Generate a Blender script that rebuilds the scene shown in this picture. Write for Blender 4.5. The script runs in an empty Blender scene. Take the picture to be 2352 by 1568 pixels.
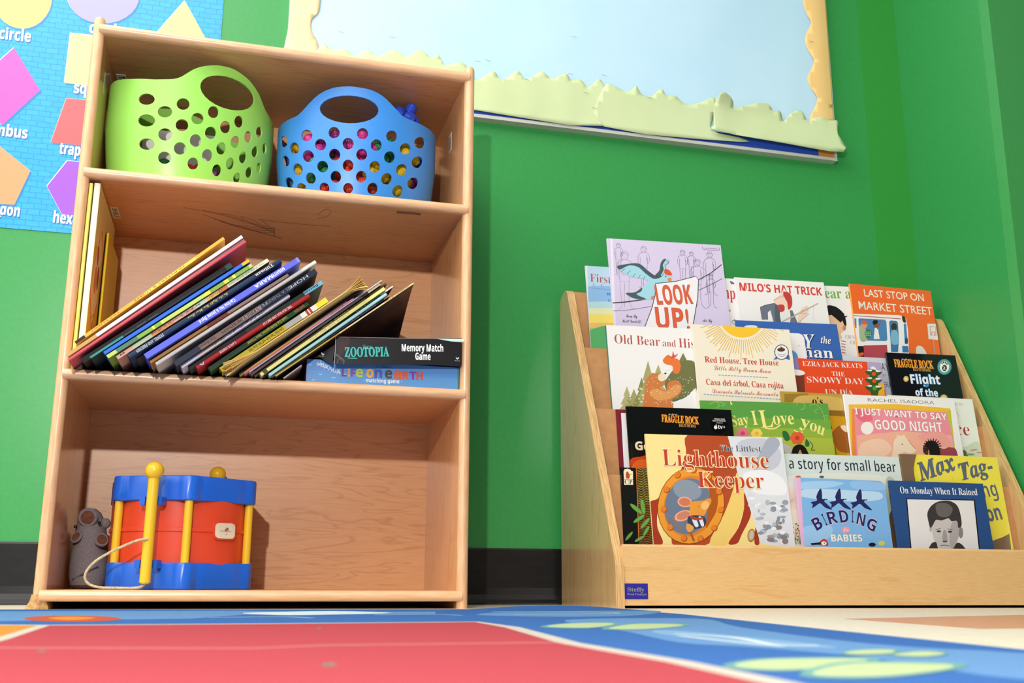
# Classroom corner: wooden bookcase, slanted book display, rug, wall charts.
import bpy, bmesh, math, random
from mathutils import Vector, Matrix
from mathutils.geometry import tessellate_polygon, delaunay_2d_cdt
random.seed(7)
SC=bpy.context.scene
COL=SC.collection
PI=math.pi
CAMP=[2368.413709, 0.262842, 0.230612, 0.00433, 0.126128, -1.894219, 0.037385]
BOOKS=[
('picture_book','sky and meadow picture book half hidden behind the lilac bird book',4,[0.774,-0.0939,0.3505],[0.99962,-0.01052,0.02546],[-0.02422,0.10482,0.9942],0.1754,0.2962,0.005,'b9d7ea','d8e6ee',0,0.3,0,[('p','8fbbe6',1,[-80,2518,1794,2536,1766,2262,-103,2197]),('p','b4d9df',1,[-103,2197,1766,2262,1750,2113,-112,2065]),('p','e3e3b4',1,[-112,2065,1750,2113,1738,1991,-122,1933]),('p','f2dd6a',1,[-122,1933,1738,1991,1720,1816,-134,1762]),('p','eebf6c',1,[-134,1762,1720,1816,1710,1722,-142,1658]),('p','9bcc7c',1,[-142,1658,1710,1722,1699,1616,-148,1567]),('p','5bb26b',1,[-148,1567,1699,1616,1548,161,-252,122]),('p','e6ecf0',1,[10,2967,40,2969,-81,126,-114,125]),('t','b8454a','R','First',[81,2634,512,2611],163,0),('t','6f8aa8','R','A',[115,2536,171,2536],65,0),('t','6f8aa8','R','C',[302,2533,355,2533],65,0),('l','6f8aa8',8,0,0,[81,2499,496,2476]),('t','33415c','R','D',[407,2361,473,2359],54,0),('t','33415c','R','E',[417,2223,462,2220],54,0)]),
('picture_book','lilac hardback showing a blue bird holding a lettered sign, tallest in the top row',4,[0.8228,-0.1014,0.3505],[0.99952,-0.01013,0.02919],[-0.02797,0.10486,0.99409],0.246,0.3571,0.006,'dacfeb','e6e2f3',1,0.35,0,[('p','ece6f7',1,[71,3576,117,3573,-38,639,-90,638]),('l','5b5570',6,1,1,[344,3305,412,3281,415,3204,366,3141,296,3131,258,3190,276,3268]),('l','5b5570',6,1,0,[268,3240,341,3271,413,3237]),('l','5b5570',6,1,0,[301,3126,187,3059,139,2871,186,2738]),('l','5b5570',6,1,0,[361,3135,463,3080,486,2917,422,2805,401,3050]),('l','5b5570',6,0,0,[213,2984,189,2657,393,2668,426,2969]),('l','5b5570',5,1,0,[195,2658,190,2308,184,2122,107,2087]),('l','5b5570',5,1,0,[289,2635,254,2311,242,2124]),('l','5b5570',5,1,0,[388,2668,350,2316,386,2131,472,2081]),('l','5b5570',4,1,0,[304,3220,325,3215]),('l','5b5570',4,1,0,[352,3217,374,3224]),('l','5b5570',4,1,0,[310,3171,353,3173]),('l','5b5570',6,1,1,[232,3477,270,3464,272,3421,245,3386,206,3381,185,3413,195,3456]),('l','5b5570',6,1,0,[191,3441,231,3458,270,3440]),('l','5b5570',6,1,0,[209,3378,146,3341,120,3236,146,3162]),('l','5b5570',6,1,0,[242,3383,298,3353,311,3263,276,3200,264,3336]),('l','5b5570',6,0,0,[160,3299,148,3117,260,3124,278,3291]),('l','5b5570',6,1,0,[151,3118,148,2922,145,2817,102,2797]),('l','5b5570',6,1,0,[202,3105,184,2924,177,2819]),('l','5b5570',6,1,0,[257,3124,237,2927,257,2823,304,2796]),('l','5b5570',4,1,0,[210,3430,222,3427]),('l','5b5570',4,1,0,[237,3428,249,3432]),('l','5b5570',4,1,0,[214,3403,238,3404]),('l','5b5570',6,1,1,[763,3442,813,3425,815,3369,779,3323,728,3316,700,3358,714,3415]),('l','5b5570',6,1,0,[708,3395,761,3418,814,3393]),('l','5b5570',6,1,0,[731,3312,648,3263,612,3126,645,3029]),('l','5b5570',6,1,0,[775,3319,850,3279,865,3161,818,3078,804,3257]),('l','5b5570',6,0,0,[666,3209,647,2970,796,2978,822,3198]),('l','5b5570',6,1,0,[651,2970,646,2714,641,2577,584,2551]),('l','5b5570',6,1,0,[720,2954,693,2717,684,2580]),('l','5b5570',6,1,0,[792,2978,763,2721,789,2585,851,2549]),('l','5b5570',4,1,0,[734,3380,749,3377]),('l','5b5570',4,1,0,[769,3378,785,3383]),('l','5b5570',4,1,0,[738,3345,770,3346]),('l','5b5570',6,1,1,[1601,3413,1644,3399,1646,3350,1614,3310,1568,3304,1545,3341,1557,3390]),('l','5b5570',6,1,0,[1552,3372,1599,3392,1645,3371]),('l','5b5570',6,1,0,[1571,3300,1498,3258,1464,3139,1493,3054]),('l','5b5570',6,1,0,[1610,3306,1675,3272,1687,3169,1645,3097,1635,3252]),('l','5b5570',6,0,0,[1513,3211,1494,3003,1625,3010,1650,3201]),('l','5b5570',6,1,0,[1497,3003,1490,2780,1483,2661,1433,2638]),('l','5b5570',6,1,0,[1557,2989,1531,2782,1521,2662]),('l','5b5570',6,1,0,[1621,3010,1593,2785,1614,2667,1668,2636]),('l','5b5570',5,1,0,[1574,3360,1588,3357]),('l','5b5570',5,1,0,[1605,3358,1620,3362]),('l','5b5570',5,1,0,[1578,3329,1606,3330]),('l','5b5570',6,1,1,[1788,3385,1822,3373,1824,3334,1798,3301,1761,3296,1742,3326,1752,3366]),('l','5b5570',6,1,0,[1747,3352,1786,3368,1823,3351]),('l','5b5570',6,1,0,[1763,3294,1704,3259,1676,3163,1699,3095]),('l','5b5570',6,1,0,[1794,3298,1847,3271,1857,3187,1822,3129,1814,3255]),('l','5b5570',6,0,0,[1716,3221,1700,3053,1806,3059,1826,3213]),('l','5b5570',6,1,0,[1702,3053,1696,2872,1690,2776,1649,2757]),('l','5b5570',6,1,0,[1751,3042,1729,2874,1721,2777]),('l','5b5570',6,1,0,[1803,3059,1779,2877,1796,2781,1840,2756]),('l','5b5570',5,1,0,[1766,3342,1777,3339]),('l','5b5570',5,1,0,[1791,3340,1802,3344]),('l','5b5570',5,1,0,[1769,3317,1791,3318]),('l','5b5570',6,1,1,[1892,3228,1952,3208,1954,3141,1909,3086,1847,3078,1814,3129,1832,3196]),('l','5b5570',6,1,0,[1824,3172,1889,3199,1952,3170]),('l','5b5570',6,1,0,[1851,3074,1750,3016,1703,2853,1741,2738]),('l','5b5570',6,1,0,[1904,3081,1993,3034,2010,2893,1951,2796,1938,3007]),('l','5b5570',6,0,0,[1770,2951,1743,2668,1923,2677,1958,2938]),('l','5b5570',6,1,0,[1747,2668,1736,2365,1727,2203,1658,2173]),('l','5b5570',6,1,0,[1830,2649,1792,2368,1778,2206]),('l','5b5570',6,1,0,[1918,2677,1877,2372,1905,2211,1980,2168]),('l','5b5570',5,1,0,[1855,3155,1874,3151]),('l','5b5570',5,1,0,[1898,3152,1918,3158]),('l','5b5570',5,1,0,[1860,3112,1898,3114]),('l','5b5570',6,1,1,[2189,3405,2242,3387,2243,3327,2203,3279,2147,3271,2119,3316,2134,3376]),('l','5b5570',6,1,0,[2128,3354,2186,3379,2242,3353]),('l','5b5570',6,1,0,[2151,3267,2060,3216,2018,3070,2052,2968]),('l','5b5570',6,1,0,[2198,3274,2278,3232,2292,3107,2239,3020,2228,3208]),('l','5b5570',6,0,0,[2079,3158,2053,2905,2213,2914,2246,3146]),('l','5b5570',6,1,0,[2057,2905,2046,2635,2037,2490,1975,2463]),('l','5b5570',6,1,0,[2131,2888,2096,2638,2083,2492]),('l','5b5570',6,1,0,[2209,2914,2172,2641,2196,2498,2263,2460]),('l','5b5570',5,1,0,[2155,3339,2172,3336]),('l','5b5570',5,1,0,[2193,3337,2211,3342]),('l','5b5570',5,1,0,[2159,3301,2193,3303]),('l','5b5570',6,1,1,[2157,2910,2197,2896,2198,2851,2168,2814,2125,2808,2103,2843,2115,2888]),('l','5b5570',6,1,0,[2110,2872,2155,2890,2198,2870]),('l','5b5570',6,1,0,[2128,2805,2059,2766,2026,2656,2052,2577]),('l','5b5570',6,1,0,[2164,2810,2225,2778,2236,2682,2196,2616,2187,2760]),('l','5b5570',6,0,0,[2073,2722,2053,2529,2176,2535,2201,2713]),('l','5b5570',6,1,0,[2056,2530,2047,2323,2040,2212,1993,2191]),('l','5b5570',6,1,0,[2112,2516,2086,2325,2076,2213]),('l','5b5570',6,1,0,[2173,2535,2144,2327,2163,2217,2214,2188]),('l','5b5570',5,1,0,[2131,2860,2144,2858]),('l','5b5570',5,1,0,[2160,2859,2174,2862]),('l','5b5570',5,1,0,[2134,2831,2161,2833]),('l','5b5570',7,1,0,[2048,3522,2082,3453,2393,3458,2415,3516]),('l','5b5570',6,1,0,[2085,3482,2369,3493]),('l','222428',19,1,0,[-47,2191,340,2241,844,2339]),('l','222428',6,1,0,[-42,2030,271,2059,813,2163]),('l','222428',14,1,0,[1861,2771,2160,2939,2425,3141]),('l','222428',8,1,0,[1850,2550,2160,2703,2400,2832]),('p','a6dae7',1,[179,2961,413,3034,615,3034,806,2902,970,2779,1063,2861,1127,3063,1158,3153,1250,3192,1308,3161,1209,3109,1172,2969,1286,2928,1302,2797,1213,2682,955,2628,878,2351,585,2295,313,2381,577,2488,724,2617,760,2714,602,2746,442,2765,288,2839]),('p','4b5d66',1,[161,2976,305,3022,618,3062,795,2926,939,2824,1076,2829,1038,2777,904,2749,747,2855,603,2984,411,3006,214,2908]),('p','4b5d66',1,[950,2827,1048,2934,1091,3088,1167,3187,1217,3184,1138,3063,1143,2953,1040,2805]),('p','4b5d66',1,[290,2415,492,2443,642,2550,615,2463,515,2399,720,2306,454,2315]),('l','2c3a42',8,1,0,[238,2871,323,2930]),('l','2c3a42',8,1,0,[354,2823,433,2901]),('l','2c3a42',8,1,0,[468,2759,535,2838]),('l','2c3a42',8,1,0,[579,2737,635,2816]),('l','2c3a42',8,1,0,[687,2737,741,2795]),('l','2c3a42',8,1,0,[1215,3173,1270,3121,1204,3067]),('l','2c3a42',8,1,0,[780,2920,933,2818,1072,2798,1196,2984,1171,3065]),('p','dd5a38',1,[1160,2960,1253,2959,1313,2874,1284,2840,1168,2856]),('p','dd9070',1,[1213,2781,1291,2774,1268,2685,1215,2704]),('e','16181c',[1172,2812,14,0,-1,-14]),('p','d98878',1,[820,2370,889,2381,888,2314,822,2306]),('p','f3f1f4',0,[938,2649,1387,2719,1829,2852,1875,2771,1811,2384,1659,1850,1492,1459,475,1423,809,2123,904,2396]),('l','25262a',14,0,0,[938,2649,1387,2719,1829,2852,1875,2771,1811,2384,1659,1850,1561,1594]),('l','25262a',14,0,0,[938,2649,904,2396,809,2123,624,1730,475,1423]),('t','9c3a26','S','LOOK',[930,2203,1708,2259],385,0.012),('t','e2633f','S','LOOK',[930,2203,1708,2259],385,0),('t','9c3a26','S','UP!',[866,1708,1575,1711],421,0.012),('t','e2633f','S','UP!',[866,1708,1575,1711],421,0),('t','3a3742','c','Poem By',[252,1913,485,1912],64,0),('t','3a3742','c','Britt Gondolfi',[164,1804,560,1809],64,0),('t','3a3742','c','Art By',[1860,1888,2066,1885],65,0)]),
('picture_book','white picture book peeking out between the lilac and magician books',4,[0.9511,-0.0963,0.3505],[0.99976,-0.01123,0.01877],[-0.01749,0.10475,0.99434],0.1819,0.2915,0.005,'f2f0ec','e8e6e0',0,0.3,0,[('t','c93c50','r','np,',[1119,2481,1416,2465],257,0),('t','e9a33c','r','r',[1109,2058,1238,2060],254,0),('p','6a50a6',0,[1283,2866,1349,2850,1400,2803,1313,2792]),('e','c8503a',[1380,2808,23,1,-1,-15]),('e','4a76c4',[1461,1956,175,9,-9,-71]),('l','1c2226',11,1,0,[1227,1988,1315,2025]),('l','1c2226',11,1,0,[1233,1972,1288,1915]),('l','1c2226',11,1,0,[1289,2038,1300,1902])]),
('picture_book','white picture book with a red-haired magician drawing, top row',4,[1.0893,-0.1049,0.3505],[0.99966,-0.01071,0.02362],[-0.02237,0.1048,0.99424],0.2023,0.2955,0.005,'f3f1ef','f3f1ef',0,0.3,0,[('t','d9463e','S',"MILO'S HAT TRICK",[84,2671,1952,2657],167,0.01),('p','6f7986',0,[488,2332,600,2385,836,2440,934,2286,927,2027,748,2019,709,2275,647,2224,631,2068,494,2062]),('p','6f7986',0,[1136,2296,1207,2299,1295,2015,1044,2003]),('p','59626e',1,[934,2286,952,2028,797,2021,834,2426]),('p','ecebe8',1,[934,2286,1139,2320,1106,2006,931,1998]),('p','f4d6c2',1,[815,2502,926,2581,1040,2674,1168,2657,1162,2442,1065,2329,986,2385,853,2415]),('p','c9443f',1,[1054,2668,1156,2695,1236,2604,1213,2397,1117,2305,1115,2464,1073,2559]),('p','c9443f',1,[890,2395,1026,2407,1030,2291,944,2248,897,2304]),('l','5a4038',6,1,0,[1052,2583,1005,2575,978,2598]),('l','5a4038',6,1,0,[819,2498,976,2583]),('e','5a4038',[1050,2607,10,0,-1,-10]),('p','f4d6c2',1,[1381,2284,1448,2360,1558,2419,1583,2318,1515,2203,1411,2116,1352,2027,1305,2015,1313,2136]),('l','7a5a48',5,1,0,[1415,2310,1568,2317]),('l','7a5a48',5,1,0,[1404,2236,1541,2243]),('l','c9bfa2',24,0,0,[936,2032,1380,2247,1821,2476]),('l','6a6050',5,0,0,[938,2046,1823,2486]),('l','a8a8a8',4,1,0,[1706,2421,1645,2079]),('l','55504a',6,1,0,[1297,2024,1582,2245]),('l','3c3c40',6,0,0,[488,2332,494,2062]),('l','3c3c40',6,0,0,[488,2332,836,2440])]),
('picture_book','white picture book with a spiky-haired child, behind the orange bus book',4,[1.1519,-0.0989,0.3505],[0.99934,-0.0095,0.03517],[-0.03398,0.10492,0.9939],0.2427,0.2904,0.005,'f2f0ed','f2f0ed',0,0.3,0,[('t','72b043','r','ear a',[1462,2628,2078,2638],222,0),('p','ecbf98',1,[1461,2264,1665,2252,1826,2077,1834,1980,1766,1914,1683,1842,1677,1733,1334,1675]),('l','191817',22,1,0,[1388,2210,1480,2302,1564,2317]),('l','191817',22,1,0,[1407,2224,1499,2316,1567,2313]),('l','191817',22,1,0,[1425,2239,1518,2330,1612,2366]),('l','191817',22,1,0,[1444,2253,1537,2344,1612,2348]),('l','191817',22,1,0,[1463,2267,1556,2358,1619,2350]),('l','191817',22,1,0,[1482,2281,1575,2372,1670,2409]),('l','191817',22,1,0,[1501,2295,1594,2387,1651,2453]),('l','191817',22,1,0,[1515,2282,1609,2374,1683,2439]),('l','191817',22,1,0,[1530,2269,1623,2361,1701,2425]),('l','191817',22,1,0,[1544,2256,1637,2348,1720,2361]),('l','191817',22,1,0,[1558,2243,1652,2335,1746,2385]),('l','191817',22,1,0,[1572,2230,1666,2322,1753,2343]),('l','191817',22,1,0,[1587,2217,1680,2309,1757,2316]),('l','191817',22,1,0,[1601,2204,1694,2296,1763,2293]),('l','191817',22,1,0,[1615,2192,1709,2283,1790,2295]),('l','191817',22,1,0,[1629,2179,1723,2270,1779,2336]),('l','191817',22,1,0,[1644,2166,1737,2257,1808,2323]),('l','191817',22,1,0,[1658,2153,1752,2244,1825,2309]),('l','191817',22,1,0,[1672,2140,1766,2231,1840,2296]),('l','191817',22,1,0,[1686,2127,1780,2218,1860,2228]),('l','191817',22,1,0,[1701,2114,1794,2205,1884,2230]),('l','191817',22,1,0,[1715,2101,1809,2192,1900,2250]),('p','191817',1,[1468,2455,1672,2439,1829,2297,1855,2078,1807,2027,1738,2220,1590,2264,1434,2253]),('e','c98a6a',[1788,1978,41,2,-11,-58]),('t','9a9a94','R','CRUN',[1773,1750,1993,1742],74,0),('t','9a9a94','R','CR',[1870,1632,1988,1626],74,0),('l','d0433e',17,1,0,[1658,1696,1766,1682]),('l','d0433e',17,1,0,[1652,1633,1754,1620]),('l','d0433e',17,1,0,[1646,1571,1743,1557]),('l','d0433e',17,1,0,[1640,1508,1732,1494]),('l','d0433e',17,1,0,[1634,1446,1721,1432])]),
('picture_book','orange picture book with a white bus, right end of the top row',4,[1.343,-0.1081,0.352],[0.99987,-0.01402,-0.0078],[0.00922,0.10441,0.99449],0.1942,0.3011,0.006,'f46b2c','e8a040',0,0.3,0,[('t','f6efe6','s','LAST STOP ON',[319,2753,1747,2757],174,0.004),('t','f6efe6','s','MARKET STREET',[152,2456,1904,2457],187,0.004),('p','f3f0ee',0,[-8,2335,1059,2390,1177,2379,1238,2315,1247,2067,1163,1378,-49,1297]),('l','b04a50',18,0,0,[0,2296,1113,2310]),('p','4f86bb',0,[7,2238,53,2232,29,2025,-7,2022]),('p','4f86bb',0,[99,2225,122,2247,724,2264,755,2227,719,1818,678,1785,105,1759,73,1785]),('p','3f78b0',0,[822,2220,859,2255,1002,2256,1028,2219,997,1852,930,1561,768,1554]),('p','4f86bb',0,[1164,2209,1223,2214,1194,1769,1119,1759]),('p','2c2c30',1,[1149,2372,1214,2362,1222,2244,1156,2246]),('p','b94a58',0,[142,1655,692,1704,669,1345,105,1307]),('p','1d1b1b',0,[0,1631,140,1640,108,1308,-36,1298]),('e','e8602c',[52,1452,71,28,9,-36]),('p','a8b890',1,[99,2079,196,2037,274,1946,235,1768,79,1757]),('e','d8a07a',[220,2112,68,6,-14,-93]),('p','e0603c',1,[163,2169,234,2212,298,2172,271,2126,182,2122]),('p','3a7a58',1,[208,1941,297,2021,391,1954,295,1826,230,1821]),('e','e8f0e0',[241,1953,10,1,-1,-10]),('e','e8f0e0',[288,1956,10,1,-1,-9]),('e','e8f0e0',[335,1960,11,1,-1,-10]),('e','e8f0e0',[235,1914,11,0,-1,-10]),('e','e8f0e0',[282,1917,11,1,-1,-10]),('e','e8f0e0',[329,1921,11,0,-1,-10]),('e','e8f0e0',[230,1874,10,1,-2,-10]),('e','e8f0e0',[277,1878,10,1,-2,-10]),('e','e8f0e0',[324,1881,10,1,-2,-10]),('e','8a5a40',[493,2153,63,5,-12,-84]),('p','1f1a1c',1,[425,2190,484,2236,556,2224,525,2160,448,2130]),('p','f0efee',0,[458,2057,532,2063,540,1819,396,1809]),('l','8a5a40',23,1,0,[512,2037,591,2165,618,2256]),('e','3c2c26',[922,2117,69,5,-13,-85]),('p','7fb6d8',1,[843,2013,981,2023,966,1753,802,1746]),('p','3a78b8',0,[1048,1710,1191,1715,1184,1573,1035,1563]),('e','2c4868',[1169,1828,37,3,-12,-74]),('p','eae4dc',0,[1737,2249,1964,2266,1944,1902,1709,1904]),('l','d2503a',10,0,1,[1789,2188,1925,2198,1907,1998,1777,1988]),('l','d2503a',10,0,0,[1779,2068,1909,2072]),('e','d2503a',[1798,2022,17,1,-2,-15]),('e','d2503a',[1879,2026,17,1,-2,-16]),('l','b0a8a0',23,0,0,[1826,1900,1792,1420]),('p','e4dfd8',1,[1375,1684,1485,1741,1567,1673,1613,1554,1615,1408,1375,1392])]),
('picture_book','glossy blue picture book partly covered by a cream book with a sun',3,[1.0641,-0.1552,0.2265],[0.9995,-0.01003,0.03007],[-0.02885,0.10487,0.99407],0.2231,0.316,0.0055,'3e68b3','3e68b3',0,0.12,0,[('t','22304f','i','Y',[1455,2605,1716,2613],292,0),('t','f3f2f0','i','Y',[1438,2621,1699,2629],292,0),('t','22304f','i','the',[1819,2733,2046,2722],147,0),('t','f3f2f0','i','the',[1807,2746,2033,2735],147,0),('t','22304f','r','man',[1283,2429,2054,2417],214,0),('t','f3f2f0','r','man',[1269,2447,2037,2435],215,0),('e','e9e9ea',[316,3032,144,5,-5,-37])]),
('picture_book','white board book with rounded corner between the sun book and glossy blue book',3,[1.0998,-0.1625,0.2265],[0.99985,-0.01191,0.01223],[-0.01091,0.10467,0.99445],0.1002,0.2944,0.006,'f1efee','f1efee',0,0.3,0.012,[('e','5b9ad6',[659,2399,150,7,-24,-182]),('e','9a86ba',[683,2219,169,7,-22,-159]),('e','dcdbe0',[855,2684,24,1,-4,-28])]),
('picture_book','pale grey picture book behind the traffic light cover',3,[1.2837,-0.1581,0.2265],[0.9999,-0.01244,0.00723],[-0.00589,0.10461,0.9945],0.1575,0.2561,0.005,'d2d8e2','d2d8e2',0,0.3,0,[('t','3c4452','s','AY',[829,2293,1001,2292],176,0),('t','6a7280','s','BY',[846,2178,916,2176],47,0),('t','3c4452','s','ERA',[832,1946,998,1944],122,0),('t','6a7280','s','BY',[829,1868,884,1866],38,0)]),
('picture_book','white picture book with a brown bear hugging a cub among snowy firs',3,[0.787,-0.1668,0.2265],[0.99966,-0.01069,0.02389],[-0.02264,0.10481,0.99423],0.2193,0.2833,0.008,'f2f0ed','3f8f8a',1,0.3,0,[('t','b0584f','R','Old Bear',[143,2478,1048,2458],177,0),('t','b0584f','R','and',[1099,2455,1368,2450],138,0),('t','b0584f','R','His',[1430,2447,1753,2439],180,0),('p','b5b27a',0,[312,1651,365,1468,338,1467,406,1307,351,1306,437,1193,110,1186,214,1303,160,1302,255,1465,228,1464]),('e','8a8750',[338,1430,22,-8,-4,-9]),('e','8a8750',[349,1236,23,-7,-4,-8]),('e','8a8750',[310,1383,22,-8,-4,-9]),('e','8a8750',[280,1258,22,-8,-4,-9]),('e','8a8750',[272,1235,22,-8,-4,-9]),('e','8a8750',[377,1434,23,-8,-4,-9]),('e','8a8750',[290,1289,23,-8,-4,-9]),('p','a5a468',0,[446,1606,500,1442,473,1441,542,1299,487,1297,574,1196,246,1189,350,1294,295,1293,390,1439,363,1438]),('e','77783f',[501,1345,23,-8,-3,-8]),('e','77783f',[502,1407,22,-7,-4,-7]),('e','77783f',[421,1307,23,-8,-3,-8]),('e','77783f',[439,1311,22,-7,-4,-7]),('e','77783f',[352,1281,23,-8,-3,-8]),('e','77783f',[472,1224,23,-7,-3,-7]),('e','77783f',[337,1353,22,-8,-4,-8]),('p','8d8f58',0,[617,1832,676,1578,643,1577,720,1357,655,1356,755,1200,365,1192,492,1352,427,1350,545,1575,512,1574]),('e','c9c694',[529,1412,26,-9,-6,-12]),('e','c9c694',[566,1346,27,-9,-5,-12]),('e','c9c694',[682,1298,26,-9,-6,-12]),('e','c9c694',[549,1297,26,-9,-6,-12]),('e','c9c694',[601,1324,27,-9,-6,-12]),('e','c9c694',[553,1487,26,-9,-6,-12]),('e','c9c694',[539,1421,26,-9,-6,-12]),('p','a8a76c',0,[774,2161,846,1775,802,1774,900,1441,814,1439,941,1205,429,1193,600,1433,514,1431,673,1770,630,1769]),('e','d8d6a8',[815,1302,35,-12,-9,-18]),('e','d8d6a8',[569,1362,35,-11,-8,-18]),('e','d8d6a8',[799,1571,35,-12,-9,-19]),('e','d8d6a8',[626,1417,35,-12,-8,-18]),('e','d8d6a8',[614,1484,35,-12,-8,-18]),('e','d8d6a8',[586,1608,35,-12,-9,-18]),('e','d8d6a8',[855,1751,35,-11,-8,-18]),('p','b0ae74',0,[972,2092,1033,1875,1000,1874,1081,1686,1015,1684,1117,1551,721,1540,849,1679,783,1677,901,1871,867,1870]),('e','e6e4c0',[1004,1862,27,-9,-5,-10]),('e','e6e4c0',[818,1656,27,-9,-5,-10]),('e','e6e4c0',[1052,1808,27,-9,-5,-10]),('e','e6e4c0',[928,1855,27,-9,-5,-11]),('e','e6e4c0',[973,1818,27,-9,-5,-10]),('e','e6e4c0',[879,1629,27,-10,-5,-11]),('e','e6e4c0',[912,1613,27,-9,-5,-10]),('p','7f8150',0,[1499,2338,1608,2079,1553,2077,1693,1853,1583,1850,1756,1692,1107,1674,1312,1841,1204,1838,1390,2071,1335,2070]),('e','c6c492',[1425,2059,44,-15,-6,-13]),('e','c6c492',[1370,1717,44,-15,-6,-12]),('e','c6c492',[1267,1771,44,-15,-5,-12]),('e','c6c492',[1555,1848,45,-14,-6,-12]),('e','c6c492',[1358,1748,44,-15,-6,-13]),('e','c6c492',[1633,1873,45,-15,-6,-13]),('e','c6c492',[1325,1733,44,-14,-6,-12]),('p','74774a',1,[1063,1722,1242,1976,1416,2158,1726,2143,1675,1566,1419,1460,1194,1376,1140,1478]),('p','d07f45',1,[634,1198,651,1539,711,1811,851,1894,994,1928,1089,1834,1056,1707,963,1640,1076,1599,1137,1744,1236,1787,1326,1789,1407,1682,1344,1527,1157,1395,1250,1309,1202,1210]),('p','e2a05f',1,[741,1541,875,1618,1074,1574,1265,1703,1386,1682,1325,1542,1110,1428,879,1398]),('e','efe0c8',[1019,1845,70,-24,-35,-76]),('e','4a3020',[1098,1922,23,1,-1,-15]),('e','d07f45',[849,1877,51,1,-4,-45]),('p','ea7a3c',1,[1073,2181,1186,2291,1268,2233,1384,2207,1423,2078,1361,1930,1254,1947,1252,2072,1117,2107]),('p','e05d4c',1,[1199,2266,1261,2263,1297,2366,1320,2286,1391,2319,1337,2251,1267,2218]),('e','f4f2ee',[1140,2035,72,3,-5,-55]),('p','f4f4f3',0,[1177,1210,1205,1367,1418,1448,1685,1655,1637,1220]),('l','5b5a48',15,1,0,[1195,1386,1419,1460,1557,1550]),('e','f7f3ea',[737,1740,8,1,0,-7]),('e','f7f3ea',[1342,1769,8,0,-1,-8]),('e','f7f3ea',[707,1558,7,0,-1,-8]),('e','f7f3ea',[879,1277,8,0,-1,-7]),('e','f7f3ea',[783,1538,7,0,-1,-8]),('e','f7f3ea',[1421,1623,8,0,-1,-7]),('e','f7f3ea',[1627,1590,8,0,-1,-8]),('e','f7f3ea',[904,1608,8,0,-1,-7]),('e','f7f3ea',[706,1597,8,0,0,-8]),('e','f7f3ea',[885,1338,7,0,-1,-7]),('e','f7f3ea',[1472,1574,8,0,-1,-8]),('e','f7f3ea',[710,1691,8,0,-1,-7]),('e','f7f3ea',[916,1723,7,0,-1,-7]),('e','f7f3ea',[869,1349,8,0,-1,-8]),('e','f7f3ea',[827,1810,8,0,-1,-8]),('e','f7f3ea',[1563,1538,8,0,-1,-7]),('e','f7f3ea',[1634,1633,8,0,0,-8]),('e','f7f3ea',[1531,1487,8,0,-1,-8]),('e','f7f3ea',[1418,1433,7,0,-1,-8]),('e','f7f3ea',[1167,1796,8,0,-1,-7]),('e','f7f3ea',[849,1346,8,0,0,-7]),('e','f7f3ea',[1513,1333,8,0,-1,-7]),('e','f7f3ea',[982,1471,8,0,-1,-7]),('e','f7f3ea',[1432,1491,8,0,0,-8]),('e','f7f3ea',[1454,1556,8,1,-1,-7]),('e','f7f3ea',[1289,1463,7,0,-1,-8]),('e','f7f3ea',[902,1320,7,0,-1,-8]),('e','f7f3ea',[1621,1820,8,1,-1,-7]),('e','f7f3ea',[1580,1314,8,0,0,-8]),('e','f7f3ea',[1340,1829,8,0,-1,-7]),('e','f7f3ea',[1561,1788,8,0,0,-7]),('e','f7f3ea',[1596,1481,8,0,-1,-7]),('e','f7f3ea',[742,1741,8,0,0,-7]),('e','f7f3ea',[1276,1528,8,0,0,-7]),('e','f7f3ea',[1364,1328,7,0,-1,-7]),('e','f7f3ea',[904,1839,8,1,-1,-7]),('e','f7f3ea',[1592,1855,7,0,-1,-8]),('e','f7f3ea',[1540,1794,8,0,-1,-7]),('e','f7f3ea',[1434,1411,8,0,-1,-7]),('e','f7f3ea',[1515,1545,7,0,-1,-7]),('e','f7f3ea',[1537,1745,8,0,-1,-8]),('e','f7f3ea',[1326,1665,8,0,-1,-7]),('e','f7f3ea',[1514,1419,8,0,0,-8]),('e','f7f3ea',[1120,1548,8,1,-1,-7]),('e','f7f3ea',[717,1816,7,0,-1,-7]),('e','f7f3ea',[1242,1573,7,0,-1,-7]),('e','f7f3ea',[1498,1512,8,0,-1,-7]),('e','f7f3ea',[807,1633,8,0,0,-8]),('e','f7f3ea',[1408,1558,8,0,0,-7]),('e','f7f3ea',[659,1362,8,0,0,-8]),('e','f7f3ea',[1494,1810,8,1,-1,-7]),('e','f7f3ea',[1198,1633,8,0,-1,-8]),('e','f7f3ea',[1441,1680,7,0,-1,-8]),('e','f7f3ea',[892,1565,8,0,-1,-8]),('e','f7f3ea',[1630,1809,8,0,-1,-8]),('e','f7f3ea',[770,1486,8,0,0,-7]),('e','f7f3ea',[1524,1567,8,0,-1,-7]),('e','f7f3ea',[1065,1360,7,0,-1,-7]),('e','f7f3ea',[1445,1819,8,1,-1,-7]),('e','f7f3ea',[1540,1748,8,1,-1,-7]),('e','f7f3ea',[939,1369,8,0,-1,-7]),('e','f7f3ea',[1057,1393,8,1,-1,-7]),('e','f7f3ea',[807,1345,8,0,0,-8]),('e','f7f3ea',[855,1755,8,0,-1,-8]),('e','f7f3ea',[1153,1656,7,0,-1,-8]),('e','f7f3ea',[1166,1337,8,0,0,-8]),('e','f7f3ea',[1384,1853,7,0,-1,-8]),('e','f7f3ea',[964,1534,8,0,0,-8]),('e','f7f3ea',[1124,1442,7,0,-1,-8]),('e','f7f3ea',[1158,1806,8,0,-1,-8])]),
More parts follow.
